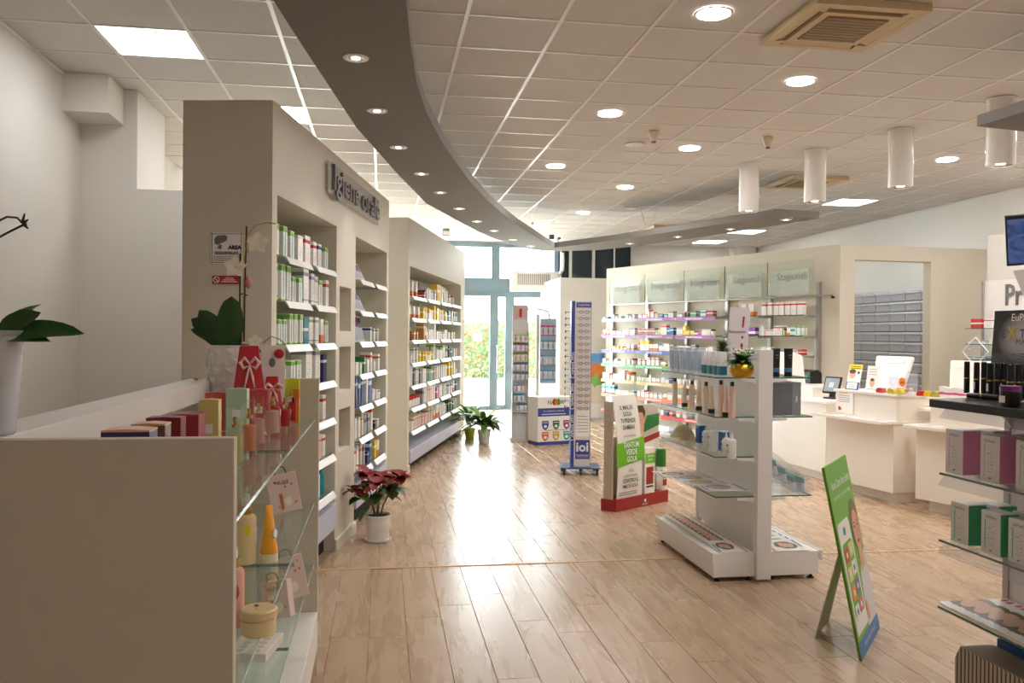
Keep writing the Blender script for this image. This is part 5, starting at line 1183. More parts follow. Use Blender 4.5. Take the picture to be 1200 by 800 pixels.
for k in range(2): B('small_print', m_inkg, t, .06, pw-.05, ty(.14+.02*k)-.004, ty(.14+.02*k), .138+.02*k, .143+.02*k)
# photo board with a man in a green pullover, blank features
x0 = pw*1.0
MB().prism([(x0, .11), (TW*.97, .11), (TW*.97, .84), (TW*.94, .92), (TW*.87, .95), (x0, .95)], .105, .12, 'y').build('photo_board', m_twht, t)
MB().prism([(x0, .60), (TW*.965, .66), (TW*.965, .83), (TW*.94, .91), (TW*.87, .94), (x0, .945)], .102, .1045, 'y').build('photo_ground', mat('photo_beige', (206, 196, 184), .5), t)
MB().prism(oval(.085, .12, 20, x0+.085, .78), .0995, .102, 'y').build('portrait_face', m_skin, t); MB().prism([(x0, .90), (x0+.02, .94), (x0+.13, .94), (x0+.17, .88), (x0+.16, .82), (x0+.13, .87), (x0+.04, .88), (x0, .84)], .097, .0995, 'y').build('portrait_hair', m_hair, t)
MB().prism([(x0+.15, .68), (TW*.963, .74), (TW*.963, .85), (x0+.2, .84), (x0+.16, .76)], .097, .0995, 'y').build('portrait_sleeve', mat('sleeve_green', (40, 130, 60), .6), t); MB().prism([(x0, .61), (x0+.12, .64), (x0+.14, .70), (x0+.05, .72), (x0, .68)], .0965, .0995, 'y').build('portrait_hand', m_skin, t)
MB().prism([(x0, .545), (TW*.97, .62), (TW*.97, .67), (x0, .60)], .0965, .1045, 'y').build('red_swoosh', m_tred, t)
def tbox(x, w, h, y, lab):
    q = fthing('medicine_box_dummy', lab, 'carton', TF.sub(x, y, .1105)); B('box_body', m_twht, q, 0, w, 0, .08, 0, h, .002)
    B('green_band', m_lime, q, w*.05, w*1.01, -.0015, .05, h*.66, h*.88); B('red_panel', m_tred, q, w*.15, w*.85, -.001, -.0002, h*.20, h*.58); text('TANTUM', .026, m_paper, q, (w*.52, -.003, h*.82), sx=.8, off=.0006); text('VERDE', .026, m_paper, q, (w*.52, -.003, h*.74), sx=.8, off=.0006)
    B('dark_line', m_tdk, q, w*.15, w*.85, -.001, -.0002, h*.13, h*.17)
tbox(pw+.06, .155, .43, .012, 'tall white medicine box with red panel in the throat display')
q = fthing('spray_bottle_dummy', 'white and green spray bottle at the right of the throat display', 'bottle', TF.sub(TW*.93, .05, .1105)); MB().lathe([(.045, 0), (.05, .01), (.05, .22), (.046, .23)], 18).build('container', m_twht, q, smooth=True); MB().lathe([(.048, .23), (.048, .38), (.04, .40)], 18).build('cap', mat('cap_dkgreen', (50, 120, 40), .4), q, smooth=True); B('green_band', m_lime, q, -.03, .03, -.0515, -.045, .12, .18); B('red_panel', m_tred, q, -.025, .025, -.0515, -.045, .05, .11)

# ---- reading-glasses tower
p = atz(683, 557, 0); t = thing('glasses_stand', 'tall blue and white tower rack of reading glasses on wheels', 'display', (p.x, p.y+.18, 0), R(-8)); m_gblue = mat('stand_blue', (52, 72, 150), .4); m_gwhite = mat('stand_white', (226, 220, 216), .45); m_gbase = mat('stand_base', (36, 72, 130), .3)
MB().box(-.23, .23, -.2, .2, .075, .09).build('base_plate', m_gbase, t, bevel=.003)
for x in (-.19, .19, 0):
    for y in ((-.16, .16) if x else (-.17,)):
        w_ = MB().tube([(x-.012, y, .03), (x+.012, y, .03)], .03, 14).build('caster', m_black, t, smooth=True); MB().box(x-.018, x+.018, y-.02, y+.02, .05, .076).build('caster_fork', m_black, w_)
HT = 2.0
MB().box(-.11, .11, -.11, .11, .09, HT).build('column', m_gwhite, t, bevel=.002); B('side_panel', m_gblue, t, -.114, -.1105, -.112, .112, .09, HT); B('side_panel', m_gblue, t, .1105, .114, -.112, .112, .09, HT); B('corner_strip', m_gblue, t, -.114, -.075, -.1135, -.1105, .09, HT)
B('top_plaque', m_gblue, t, -.06, .11, -.115, -.1106, HT-.075, HT-.015); text('CorpoOtto', .038, m_paper, t, (.026, -.1165, HT-.045), sx=.8)
B('logo_panel', m_gblue, t, -.06, .105, -.115, -.1106, .18, .40); text('ioi', .15, m_paper, t, (.022, -.1165, .315), off=.004); B('logo_line', m_paper, t, -.05, .095, -.1162, -.1152, .222, .228); B('logo_line', m_paper, t, -.04, .085, -.1162, -.1152, .205, .209)
for k, z in enumerate((.42, .78, 1.14)):
    o = text('CorpoOtto', .085, m_paper, t, (-.094, -.1145, z+.12), sx=.75, off=.0005); o.rotation_euler = (0, R(-90), 0)
B('info_sheet', m_paper, t, -.05, .1, -.1145, -.1106, .44, .74)
for k in range(6): B('text_line', m_inkg, t, -.035, .085, -.1152, -.1146, .49+.036*k, .496+.036*k)
m_fr = [mat('frame_%d' % i, c, .35) for i, c in enumerate(((40, 36, 40), (120, 40, 40), (60, 60, 60), (90, 70, 50)))]; m_lens = glass('lens', (240, 244, 244), .8)
def specs(zc, face, mi):
    o = thing('reading_glasses', '%s pair of reading glasses from the top, %s of tower rack' % (ORD[zc], 'front' if face == 0 else 'left side'), 'glasses', (0, 0, 0), 0, 'reading glasses on the tower rack')
    z = HT-.13-.0735*(zc-1); mb = MB()
    for s in (-1, 1): mb.tube([(s*.034+.026*math.cos(a), 0, .016*math.sin(a)) for a in [2*PI*k/12 for k in range(13)]], .0024, 5)
    mb.tube([(-.009, 0, .005), (0, -.003, .008), (.009, 0, .005)], .0022, 5); mb.tube([(-.06, 0, .006), (-.078, .0, .006), (-.08, .09, .002)], .0022, 5); mb.tube([(.06, 0, .006), (.078, 0, .006), (.08, .09, .002)], .0022, 5)
    f = mb.build('frame', m_fr[mi], o)
    for s in (-1, 1): MB().prism([(s*.034+.025*math.cos(a), .015*math.sin(a)) for a in [2*PI*k/12 for k in range(12)]], -.0006, .0006, 'y').build('lens', m_lens, o)
    MB().tube([(0, .003, .008), (0, .06, .008)], .004, 6).build('peg', m_plastic, t, (0.022, -.17, z) if face == 0 else (-.17, 0, z), rz=0 if face == 0 else -PI/2)
    fr = Fr(t.location, R(-8)); o.location = fr.pt(.022, -.175, z) if face == 0 else fr.pt(-.175, 0, z); o.rotation_euler = (0, 0, R(-8) + (0 if face == 0 else -PI/2)); return o
for k in range(1, 17): specs(k, 0, (k*3+1) % 4 if k not in (15, 16) else 1)
for k in range(1, 17): specs(k, 1, (k*5) % 4)

# ---- blister-pack racks by the door
def pack_mesh(w, h, ci):
    return MB().box(-w/2, w/2, 0, .012, 0, h).mesh('pack', carton_mat('pack%d' % ci, ((226, 222, 220), (222, 226, 230))[ci % 2], ((150, 190, 60), (190, 60, 110), (70, 130, 180), (60, 150, 200))[ci], ((.82, 1.0), (.0, .08)), (70, 70, 80), ((196, 130, 90), (120, 130, 150), (110, 130, 160), (120, 140, 160))[ci]))
packs = [pack_mesh(.075, .11, i) for i in range(4)]; blis = MB().prism(oval(.026, .034, 12, 0, .05), -.018, -.0005, 'y').mesh('blister', m_acr)
def pack(fr, x, y, z, ci, lab, group):
    o = fthing('blister_pack', lab, 'blister pack', fr.sub(x, y, z), group); obj('pack_card', packs[ci], o); obj('blister', blis, o); return o
p = atz(609, 517, 0); RA = Fr((p.x, p.y, 0), R(-4)); t = fthing('blister_rack', 'tall narrow grey rack of blister packs in front of the door', 'display', RA); m_rack = mat('rack_grey', (206, 206, 208), .5)
B('base', m_rack, t, -.14, .14, -.02, .2, 0, .05); MB().prism([(-.12, .05), (.12, .05), (.12, 2.02), (.10, 2.06), (-.10, 2.06), (-.12, 2.02)], .03, .06, 'y').build('back_board', m_rack, t)
B('side_panel', m_rack, t, -.125, -.115, -.04, .06, .05, 1.66); B('side_panel', m_rack, t, .115, .125, -.04, .06, .05, 1.66); B('header_card', mat('header_pattern', (206, 176, 170), .5, var=.3, scale=40), t, -.1, .1, .026, .03, 1.84, 2.04); B('header_figure', m_red, t, -.02, .02, .024, .026, 1.87, 2.0)
for i in range(8):
    z = 1.50-i*.145-(.0 if i < 5 else .03); B('tray', m_rack, t, -.115, .115, -.04, .03, z-.008, z)
    for j in range(3 if i < 5 else 2):
        pack(RA, -.073+j*.073 if i < 5 else (-.055+j*.075 + (.04 if i == 7 else 0)), -.02, z+.001, (0, 1, 0, 2, 2, 2, 3, 2)[i], '%s pack from left, %s tray of the narrow rack by the door' % (ORD[j+1], ORD[i+1]), 'blister packs on the narrow rack')
p = atz(640, 499, 0); RB = Fr((p.x, p.y, 0), R(-6)); t = fthing('blister_rack', 'wider blue-edged rack of blister packs right of the narrow one', 'display', RB)
B('base', m_rack, t, -.19, .17, -.05, .25, 0, .05); MB().box(-.19, -.13, .0, .06, .05, 1.98).build('post', m_rack, t); B('back_board', mat('rack_blue', (170, 190, 210), .5), t, -.12, .17, .04, .06, .75, 1.90); MB().tube([(-.4, .05, 2.05), (-.1, .05, 2.06), (.02, .05, 2.02), (.05, .05, 1.9)], .015, 8).build('arch', m_steel, t, smooth=True)
for i, z in enumerate((1.60, 1.34, 1.08, .82, .62)):
    B('tray', mat('tray_blue', (130, 170, 210), .4), t, -.12, .17, -.05, .04, z-.012, z)
    for j in range(3 if i < 4 else 0): o = pack(RB, -.07+j*.09, -.02, z+.001, (1, 3, 2, 3)[i], '%s pack from left, %s tray of the blue-edged rack' % (ORD[j+1], ORD[i+1]), 'blister packs on the wider rack'); o.scale = (1.1, 1, 1.6)
# ---- box with coloured shields
a, b = atz(630, 522, 0), atz(673, 519.5, 0); NF = Fr.line(a, b); NW = (b-a).to_2d().length; t = fthing('display_box', 'white display box with six coloured shields and NATUR heading', 'display', NF); NH = .70
MB().box(0, NW, 0, .30, 0, NH).build('box_body', m_paper, t, bevel=.003); B('base_band', m_gblue, t, -.001, NW+.001, -.002, .3, 0, .05); B('blue_band', m_gblue, t, -.001, NW*.86, -.002, .0, NH*.60, NH*.77); text('NATUR', .085, m_ink, t, (NW*.48, -.006, NH*.885), sx=1.0); text('Il tuo laboratorio personale', .034, m_paper, t, (NW*.43, -.0035, NH*.71), sx=.92); B('text_line', m_paper, t, NW*.1, NW*.75, -.0034, -.002, NH*.635, NH*.65)
for k, c in enumerate(((200, 50, 50), (240, 170, 40), (90, 170, 70))): MB().prism(oval(.03, .05, 14, NW*.44+k*.035, NH*.895), -.004, -.0005, 'y').build('logo_leaf', mat('logo_%d' % k, c, .5), t)
for k, c in enumerate(((50, 70, 150), (30, 110, 70), (150, 50, 110), (206, 110, 60), (200, 180, 50), (40, 160, 150))):
    cx, cz = NW*(.20+.29*(k % 3)), NH*(.42 if k < 3 else .19); q = .055
    MB().prism([(cx-q, cz+.06), (cx+q, cz+.06), (cx+q, cz-.01), (cx+q*.6, cz-.055), (cx, cz-.075), (cx-q*.6, cz-.055), (cx-q, cz-.01)], -.004, -.0005, 'y').build('shield', mat('shield_%d' % k, c, .45), t); MB().prism(oval(.025, .022, 12, cx, cz-.02), -.006, -.003, 'y').build('shield_mark', m_paper, t)
    B('shield_line', m_paper, t, cx-.04, cx+.04, -.0055, -.0035, cz+.03, cz+.038)
B('text_line', m_inkg, t, NW*.2, NW*.8, -.0012, -.0002, NH*.30, NH*.31)
# ---- painted poster against the white partition
py0 = PW-.02; x0, x1 = aty(668, 440, py0-.1).x, aty(709.5, 440, py0-.1).x; z1 = aty(690, 412, py0-.1).z; z0 = aty(690, 490, py0-.1).z
def paint_mat():
    m, nt, b = newmat('painted_poster'); g, x, y, z = gen_xyz(nt); no = N(nt, 'ShaderNodeTexNoise'); no.inputs['Scale'].default_value = 3.2; no.inputs['Detail'].default_value = 3; no.inputs['Distortion'].default_value = 1.5; nt.links.new(g, no.inputs['Vector'])
    sky = mixc(nt, no.outputs['Fac'], (130, 180, 226), (60, 120, 200)); tree = mixc(nt, no.outputs['Fac'], (226, 150, 60), (190, 50, 40)); grass = mixc(nt, no.outputs['Fac'], (150, 200, 90), (80, 160, 90))
    zz_ = mth(nt, 'ADD', z, mth(nt, 'MULTIPLY', mth(nt, 'SUBTRACT', no.outputs['Fac'], .5), .5))
    c = mixc(nt, mth(nt, 'LESS_THAN', zz_, .76), sky, tree); c = mixc(nt, mth(nt, 'LESS_THAN', zz_, .50), c, grass); c = mixc(nt, mth(nt, 'LESS_THAN', zz_, .32), c, (236, 226, 214)); nt.links.new(c, b.inputs['Base Color']); b.inputs['Roughness'].default_value = .4; return m
t = thing('poster_board', 'colourful painted poster leaning on the white partition', 'poster', (x0, py0-.12, 0)); MB().box(0, x1-x0, 0, .02, .03, z1).build('board', m_paper, t, rot=(R(-2), 0, 0)); MB().box(.02, x1-x0-.02, -.002, 0, .3, z1-.03).build('picture', paint_mat(), t, rot=(R(-2), 0, 0)); B('foot', m_rack, t, 0, x1-x0, -.05, .08, 0, .03)
# ---- air curtain above the entrance
yA = Y1-.45; x0, x1 = aty(600, 330, yA).x, aty(655, 330, yA).x; z0, z1 = aty(628, 341, yA).z, aty(628, 317.5, yA).z; t = thing('air_curtain', 'white air curtain with grille above the entrance door', 'air conditioner', (x0, yA, z0))
MB().box(0, x1-x0, 0, .4, 0, z1-z0).build('casing', m_whiteg, t, bevel=.02)
for k in range(22): B('grille_slot', m_inkg, t, .12+k*(x1-x0-.3)/22, .12+k*(x1-x0-.3)/22+.018, -.002, .004, (z1-z0)*.3, (z1-z0)*.85)
for q in (.1, x1-x0-.14): B('wall_bracket', m_steel, t, q, q+.04, .38, .45, .05, .3)

# ---- green loyalty-card board
P1, P2 = atz(1010, 775, 0), atz(1031, 735, 0); BF = Fr.line(P1, P2); BW = (P2-P1).to_2d().length; lean = math.atan2(.19, .942); BH = math.hypot(.19, .942)
t = fthing('advertising_board', 'green standing board advertising Nuova Carta Valore Servizi', 'sign', BF)
bd = MB().box(0, BW, 0, .012, 0, BH).build('board', m_green, t, rot=(-lean, 0, 0))
MB().box(0, .006, -.0012, .0125, 0, BH).build('board_edge', mat('edge_green', (120, 170, 40), .5), bd); B('blue_footer', mat('footer_blue', (60, 120, 180), .45), bd, 0, BW, -.001, 0, 0, .085)
text('servizi e sconti in farmacia', .03, m_paper, bd, (BW*.5, -.002, .045)); text('Nuova Carta Valore Servizi', .058, m_paper, bd, (BW*.53, -.002, BH*.885), sx=.74, off=.0008); text('un anno intero con un mondo di vantaggi', .036, m_paper, bd, (BW*.5, -.002, BH*.82), sx=.74)
MB().prism([(BW*.05, .11), (BW*.55, .11), (BW*.55, BH*.66), (BW*.50, BH*.69), (BW*.1, BH*.69), (BW*.05, BH*.66)], -.002, -.0004, 'y').build('white_panel', m_paper, bd)
MB().prism([(BW*.10, .20), (BW*.50, .20), (BW*.50, BH*.565), (BW*.46, BH*.58), (BW*.14, BH*.58), (BW*.10, BH*.565)], -.003, -.0018, 'y').build('panel_frame', m_green, bd)
MB().prism(oval(.03, .022, 14, BW*.29, BH*.635), -.0032, -.0018, 'y').build('leaf_logo', mat('logo_teal', (60, 160, 150), .5), bd)
for k, c in enumerate(((214, 50, 56), (226, 216, 130), (224, 214, 130), (240, 240, 240), (230, 140, 50), (130, 110, 170), (240, 240, 240), (220, 110, 140))):
    cx = BW*(.205 if k % 2 == 0 else .395); cz = BH*(.515-.098*(k//2)) + (.0 if k % 2 == 0 else .012); o = MB().box(cx-.046, cx+.046, -.0042, -.003, cz-.035, cz+.035).build('service_tile', mat('tile_%d' % k, c, .45), bd); MB().prism(oval(.018, .016, 10, cx, cz), -.005, -.004, 'y').build('tile_symbol', m_paper if k not in (3, 6) else m_inkg, bd)
# portrait of a woman with ash blond hair in a white blouse (generic features)
xc = BW*.80; m_ash = mat('print_ash', (136, 112, 90), .5); m_bl = mat('print_blouse', (226, 224, 226), .5); m_lip = mat('print_lip', (176, 70, 70), .5)
MB().prism([(BW*.55, .085), (BW*.998, .085), (BW*.998, BH*.46), (BW*.88, BH*.45), (BW*.74, BH*.42), (BW*.62, BH*.34)], -.002, -.0004, 'y').build('portrait_blouse', m_bl, bd)
MB().prism(oval(BW*.19, BH*.145, 22, xc, BH*.615), -.0026, -.0008, 'y').build('portrait_hair', m_ash, bd); MB().prism([(xc-.05, BH*.36), (xc+.05, BH*.38), (xc+.04, BH*.54), (xc-.045, BH*.54)], -.003, -.001, 'y').build('portrait_neck', m_skin, bd); MB().prism(oval(BW*.145, BH*.115, 22, xc+.005, BH*.585), -.0036, -.001, 'y').build('portrait_face', m_skin, bd)
MB().prism(oval(.034, .01, 12, xc, BH*.525), -.0042, -.003, 'y').build('portrait_mouth', m_lip, bd)
for s in (-1, 1): MB().prism(oval(.014, .008, 10, xc+s*.04, BH*.61), -.0042, -.003, 'y').build('portrait_eye', m_ink, bd); MB().prism(oval(.022, .004, 10, xc+s*.04, BH*.632), -.0042, -.003, 'y').build('portrait_brow', m_hair, bd)
MB().prism([(xc-.006, BH*.56), (xc+.012, BH*.555), (xc+.004, BH*.60)], -.0042, -.003, 'y').build('portrait_nose', mat('print_skin_deep', (206, 150, 122), .5), bd)
MB().prism(oval(.03, .05, 14, BW*.63, .16), -.0042, -.001, 'y').build('portrait_hand', m_skin, bd)
z8 = BH*.62*math.cos(lean); y8 = BH*.62*math.sin(lean)+.013
eo = MB().add([(.24, y8, z8), (.46, y8, z8), (.56, .27, 0), (.47, .27, 0), (.44, .245, .05), (.38, .245, .05), (.35, .27, 0), (.20, .27, 0)], [(0, 1, 2, 3, 4, 5, 6, 7)]).build('easel_back', mat('easel_card', (222, 214, 206), .6), t)
sm = eo.modifiers.new('thick', 'SOLIDIFY'); sm.thickness = .006

# ================================================================== right foreground gondola
G2Y0, G2Y1 = 1.93, 3.03
gondola(G2Y0, G2Y1, 'white gondola with glass shelves at the right edge of the picture', [GZ[0], GZ[1], GZ[3]], False)
HL = Fr((GC-.315, G2Y1, 0), -PI/2)
def side_mat(name, side, txt=(120, 120, 120)):
    key = 'creambox_'+name
    if key in MATS: return MATS[key]
    m, nt, b = newmat(key); g, x, y, z = gen_xyz(nt); ge = N(nt, 'ShaderNodeNewGeometry')
    no = N(nt, 'ShaderNodeTexNoise'); no.inputs['Scale'].default_value = 14; nt.links.new(g, no.inputs['Vector'])
    front = mth(nt, 'LESS_THAN', y, .012)
    ln = mth(nt, 'MULTIPLY', mth(nt, 'GREATER_THAN', mth(nt, 'FRACT', mth(nt, 'MULTIPLY', z, 13)), .7), mth(nt, 'MULTIPLY', between(nt, x, .32, .68), mth(nt, 'MULTIPLY', between(nt, z, .2, .74), mth(nt, 'GREATER_THAN', no.outputs['Fac'], .5))))
    c = mixc(nt, mth(nt, 'MULTIPLY', ln, .5), (238, 236, 236), txt)
    c = mixc(nt, mth(nt, 'MULTIPLY', between(nt, x, .18, .24), between(nt, z, .1, .8)), c, side)
    ends = mth(nt, 'MULTIPLY', mth(nt, 'MAXIMUM', mth(nt, 'LESS_THAN', x, .01), mth(nt, 'GREATER_THAN', x, .99)), between(nt, z, .01, .985))
    c = mixc(nt, ends, c, side); nt.links.new(c, b.inputs['Base Color']); b.inputs['Roughness'].default_value = .4; MATS[key] = m; return m
m_cpink = side_mat('pink', (242, 176, 212)); m_cgreen = side_mat('green', (104, 194, 154))
def cream_box(x, y, z, m, lab, group, h, w=.10, d=.075):
    t = fthing('cosmetics_box', lab, 'carton', HL.sub(x, y, z), group)
    obj('box_body', carton_mesh(w, d, h, m), t); text('EuPhidra', .016, m_inkg, t, (0, -.0006, h*.87), name='lettering'); B('small_mark', m_inkg, t, -.006, .006, -.0007, .0, h*.07, h*.1)
    return t
for i, (z, m, cn, pxs, py) in enumerate(((GZ[1], m_cpink, 'pink', (1118, 1160, 1203), 545), (GZ[2], m_cgreen, 'green', (1124.5, 1161, 1194), 620))):
    xs = [HL.hit(px, py, .035)[0] for px in pxs]
    for k, x in enumerate(xs + [xs[-1]+.16, xs[-1]+.32]):
        if x > 1.05: continue
        cream_box(x, .035, z+.0005, m, 'white box with %s side, %s from far end in the front row' % (cn, ORD[k+1]), 'white and %s boxes' % cn, .172 if i == 0 else .155)
        cream_box(x+.035, .135, z+.0005, m, 'white box with %s side, %s from far end in the rear row' % (cn, ORD[k+1]), 'white and %s boxes' % cn, .172 if i == 0 else .155)
for k in range(8):
    magazine(HL, .03+k*.075, -.005, GZ[3]+.0145, .26, .30, 'e', '%s magazine from far end, right foreground glass shelf' % ORD[k+1], ry=.05, group='magazines on the right foreground shelf')
# striped carrier bag on the base, blue folder behind
xb = HL.hit(1170, 780, .02)[0]
def stripe_mat():
    m, nt, b = newmat('striped_paper'); g, x, y, z = gen_xyz(nt)
    s = mth(nt, 'GREATER_THAN', mth(nt, 'FRACT', mth(nt, 'MULTIPLY', mth(nt, 'ADD', x, y), 22.0)), .62); nt.links.new(mixc(nt, s, (196, 180, 156), (70, 66, 78)), b.inputs['Base Color']); b.inputs['Roughness'].default_value = .6; return m
t = fthing('striped_bag', 'beige and dark striped carrier bag below the magazines', 'bag', HL.sub(.12, .0, .187)); m_str = stripe_mat()
MB().prism([(.0, 0), (.46, 0), (.46, .20), (.42, .255), (.03, .255), (.0, .20)], .0, .14, 'y').build('bag_body', m_str, t, bevel=.004); MB().prism([(.17, .0), (.32, 0), (.31, .03), (.25, .045), (.18, .03)], -.002, -.0005, 'y').build('navy_mark', mat('mark_navy2', (34, 46, 110), .5), t)
t = fthing('blue_folder', 'blue folder standing behind the striped bag', 'folder', HL.sub(.16, .16, .187)); MB().prism([(0, 0), (.5, 0), (.5, .30), (.10, .31), (.08, .335), (0, .335)], 0, .02, 'y').build('folder_back', mat('folder_blue', (36, 70, 130), .45), t); B('folder_front', mat('folder_blue2', (40, 78, 140), .45), t, 0, .5, -.012, -.002, 0, .28)
# mascara display on the top shelf
t = fthing('mascara_display', 'black tabletop EXTREME MASCARA display with raised card', 'display', HL.sub(.05, -.07, GZ[0]+.0005)); MW = .62
MB().prism([(0, 0), (.36, 0), (.36, .045), (.20, .045), (.19, .036), (.0, .032)], 0, MW, 'x').build('tray', m_black, t, bevel=.003)
cm_, nt, b_ = newmat('mascara_card'); g, x, y, z = gen_xyz(nt)
dx = mth(nt, 'SUBTRACT', x, .48); dz = mth(nt, 'MULTIPLY', mth(nt, 'SUBTRACT', z, .68), 1.3); rr2 = mth(nt, 'SQRT', mth(nt, 'ADD', mth(nt, 'MULTIPLY', dx, dx), mth(nt, 'MULTIPLY', dz, dz)))
rays = mth(nt, 'GREATER_THAN', mth(nt, 'FRACT', mth(nt, 'MULTIPLY', mth(nt, 'ADD', z, mth(nt, 'MULTIPLY', mth(nt, 'MULTIPLY', dx, dx), -1.2)), 34)), .5)
nt.links.new(mixc(nt, mth(nt, 'MULTIPLY', mth(nt, 'MULTIPLY', rays, between(nt, z, .25, .5)), mth(nt, 'GREATER_THAN', rr2, .22)), ramp(nt, rr2, [(0, (210, 205, 208)), (.22, (170, 165, 168)), (.40, (40, 38, 42)), (.55, (16, 16, 18))], False), (90, 88, 92)), b_.inputs['Base Color']); b_.inputs['Roughness'].default_value = .25
cw, ch = .36, .34; cx = HL.hit(1157, 400, .28-.02)[0]-.06
card_o = MB().box(0, cw, 0, .006, 0, ch).build('display_card', cm_, t, (cx, .345, .04), bevel=.002, rot=(R(-4), 0, 0))
text('EuPhidra', .042, m_paper, card_o, (cw*.48, -.002, ch*.91)); text('E', .05, mat('print_char', (60, 56, 60), .5), card_o, (cw*.17, -.002, ch*.72), off=.0006); text('TREME', .05, MATS['print_char'], card_o, (cw*.62, -.002, ch*.72), off=.0006); text('X', .075, mat('print_gold', (206, 180, 70), .4), card_o, (cw*.30, -.003, ch*.725), off=.0008); text('MASCARA', .034, mat('print_char2', (84, 80, 84), .5), card_o, (cw*.58, -.002, ch*.63))
MB().prism(oval(.008, .055, 12, cw*.58, ch*.36), -.003, -.001, 'y').build('brush_picture', m_blackm, card_o)
m_goldr = mat('gold_ring', (206, 176, 96), .25, metal=.9)
mas = MB().lathe([(.0105, 0), (.011, .002), (.011, .058)], 14).mesh('mascara_body', m_black, True); mar = MB().lathe([(.0112, .058), (.0112, .063)], 14).mesh('gold_ring', m_goldr, True); mac = MB().lathe([(.011, .063), (.0105, .125), (.008, .128)], 14).mesh('mascara_cap', m_black, True); mlb = MB().box(-.005, .005, -.0116, -.0105, .02, .05).mesh('mascara_label', m_paper)
pos = [(1133, .20), (1144.5, .17), (1153, .24), (1160, .15), (1168.5, .20), (1176, .22), (1184, .15), (1193, .18), (1202, .22)]
for k, (px, yy) in enumerate(pos):
    x = HL.hit(px, 445, yy-.02)[0]
    q = fthing('mascara_tube', 'black mascara tube with gold ring, %s from left on the display' % ORD[k+1], 'mascara', HL.sub(x, yy-.02, GZ[0]+.046), 'black mascara tubes on the display'); obj('mascara_body', mas, q); obj('gold_ring', mar, q); obj('mascara_cap', mac, q)
    if k % 2: obj('mascara_label', mlb, q)
x = HL.hit(1140, 466, .08)[0]; q = thing('mascara_tube', 'black mascara tube with gold ring lying open on the tray', 'mascara', HL.pt(x, .06, GZ[0]+.0485), 0, rot=(0, R(90), HL.rz+.25)); obj('mascara_body', mas, q); obj('gold_ring', mar, q); obj('mascara_cap', mac, q)
x = HL.hit(1196, 470, .06)[0]; q = fthing('cream_jar', 'black jar with purple lid beside the mascara tray', 'jar', HL.sub(x+.06, -.03, GZ[0]+.036)); MB().lathe([(.03, 0), (.032, .003), (.032, .05)], 20).build('container', m_black, q, smooth=True); MB().lathe([(.033, .05), (.033, .068), (.03, .07)], 20).build('lid', mat('lid_purple', (110, 40, 110), .35), q, smooth=True); B('jar_label', m_paper, q, -.012, .012, -.0332, -.03, .012, .035)

# ================================================================== left foreground cabinet
LX0, LX1, LY0, LY1, LH = -.86, -.29, 1.745, 4.06, 1.39
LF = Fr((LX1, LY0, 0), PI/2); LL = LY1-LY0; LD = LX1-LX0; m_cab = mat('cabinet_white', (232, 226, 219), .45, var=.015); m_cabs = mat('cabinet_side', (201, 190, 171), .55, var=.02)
t = fthing('display_cabinet', 'low open cream display cabinet with glass shelves in left foreground', 'shelving unit', LF)
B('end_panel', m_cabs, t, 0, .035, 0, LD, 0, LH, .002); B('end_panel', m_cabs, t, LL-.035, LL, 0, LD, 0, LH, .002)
B('back_ledge', m_cab, t, .035, LL-.035, LD-.125, LD, LH-.075, LH, .002); B('back_panel', m_cab, t, .035, LL-.035, LD-.04, LD-.02, .1, LH-.075)
B('deck', m_cab, t, .035, LL-.035, .0, LD-.04, .12, .30, .003); B('plinth', m_cab, t, .035, LL-.035, .05, .07, 0, .12)
for z in (1.2, .81, .52):
    for a, b in ((.037, LL*.53-.002), (LL*.53+.002, LL-.037)):
        o = B('shelf', m_shelfg, t, a, b, .02, LD-.045, z-.010, z); B('glass_rim', glass('rim_light', (200, 225, 220), 1.5, .05, .35, (200, 226, 222)), o, a, b, .018, .02, z-.010, z)
    B('shelf_joint', m_edge, t, LL*.53-.0015, LL*.53+.0015, .02, .30, z-.0098, z-.0002)
# perfume bottles
def perfume(px, py, liq, h, w, lab, capr=.55, shape='round'):
    p = atz(px, py, 1.2); q = thing('perfume_bottle', lab, 'perfume', (p.x-.015, p.y, 1.2005), PI/2); r = w/2
    gl = glass('flacon_glass', (250, 253, 251), .7, .01); lq = glass('liquid_%d_%d_%d' % liq, tuple(min(255, v+25) for v in liq), .2, .02, .5, liq)
    MB().lathe([(r*.9, 0), (r, .004), (r, h*.60), (r*.92, h*.64), (r*.4, h*.66), (r*.4, h*.69)], 20).build('flacon', gl, q, smooth=True); MB().lathe([(r*.78, .014), (r*.82, .018), (r*.82, h*.54), (r*.7, h*.56)], 18).build('perfume_liquid', lq, q, smooth=True)
    MB().lathe([(r*.42, h*.68), (r*.42, h*.74), (r*.25, h*.75), (r*.25, h*.86)], 14).build('atomiser', mat('atomiser_gold', (206, 170, 110), .2, metal=.9), q, smooth=True)
    MB().lathe([(r*.75, h*.68), (r*.78, h*.69), (r*.78, h*.98), (r*.7, h)], 18).build('cap', gl, q, smooth=True); MB().box(r-.001, r+.0006, -.008, .008, h*.28, h*.42).build('bottle_label', m_paper, q, rot=(0, 0, 0))
perfume(281.5, 546, (214, 206, 140), .172, .052, 'perfume bottle with yellow liquid nearest the cabinet end panel'); perfume(297, 533, (222, 160, 130), .178, .05, 'perfume bottle with peach liquid, second from the near end'); perfume(308, 523.5, (226, 186, 180), .178, .046, 'slim perfume bottle with pale pink liquid, third from near end'); perfume(324, 511, (224, 196, 180), .178, .06, 'wide perfume bottle with clear liquid before the red boxes'); perfume(338, 503, (206, 70, 70), .152, .05, 'small perfume bottle with pinkish red liquid'); perfume(346, 496, (206, 50, 36), .17, .042, 'slim perfume bottle with deep red liquid beside yellow-green box')
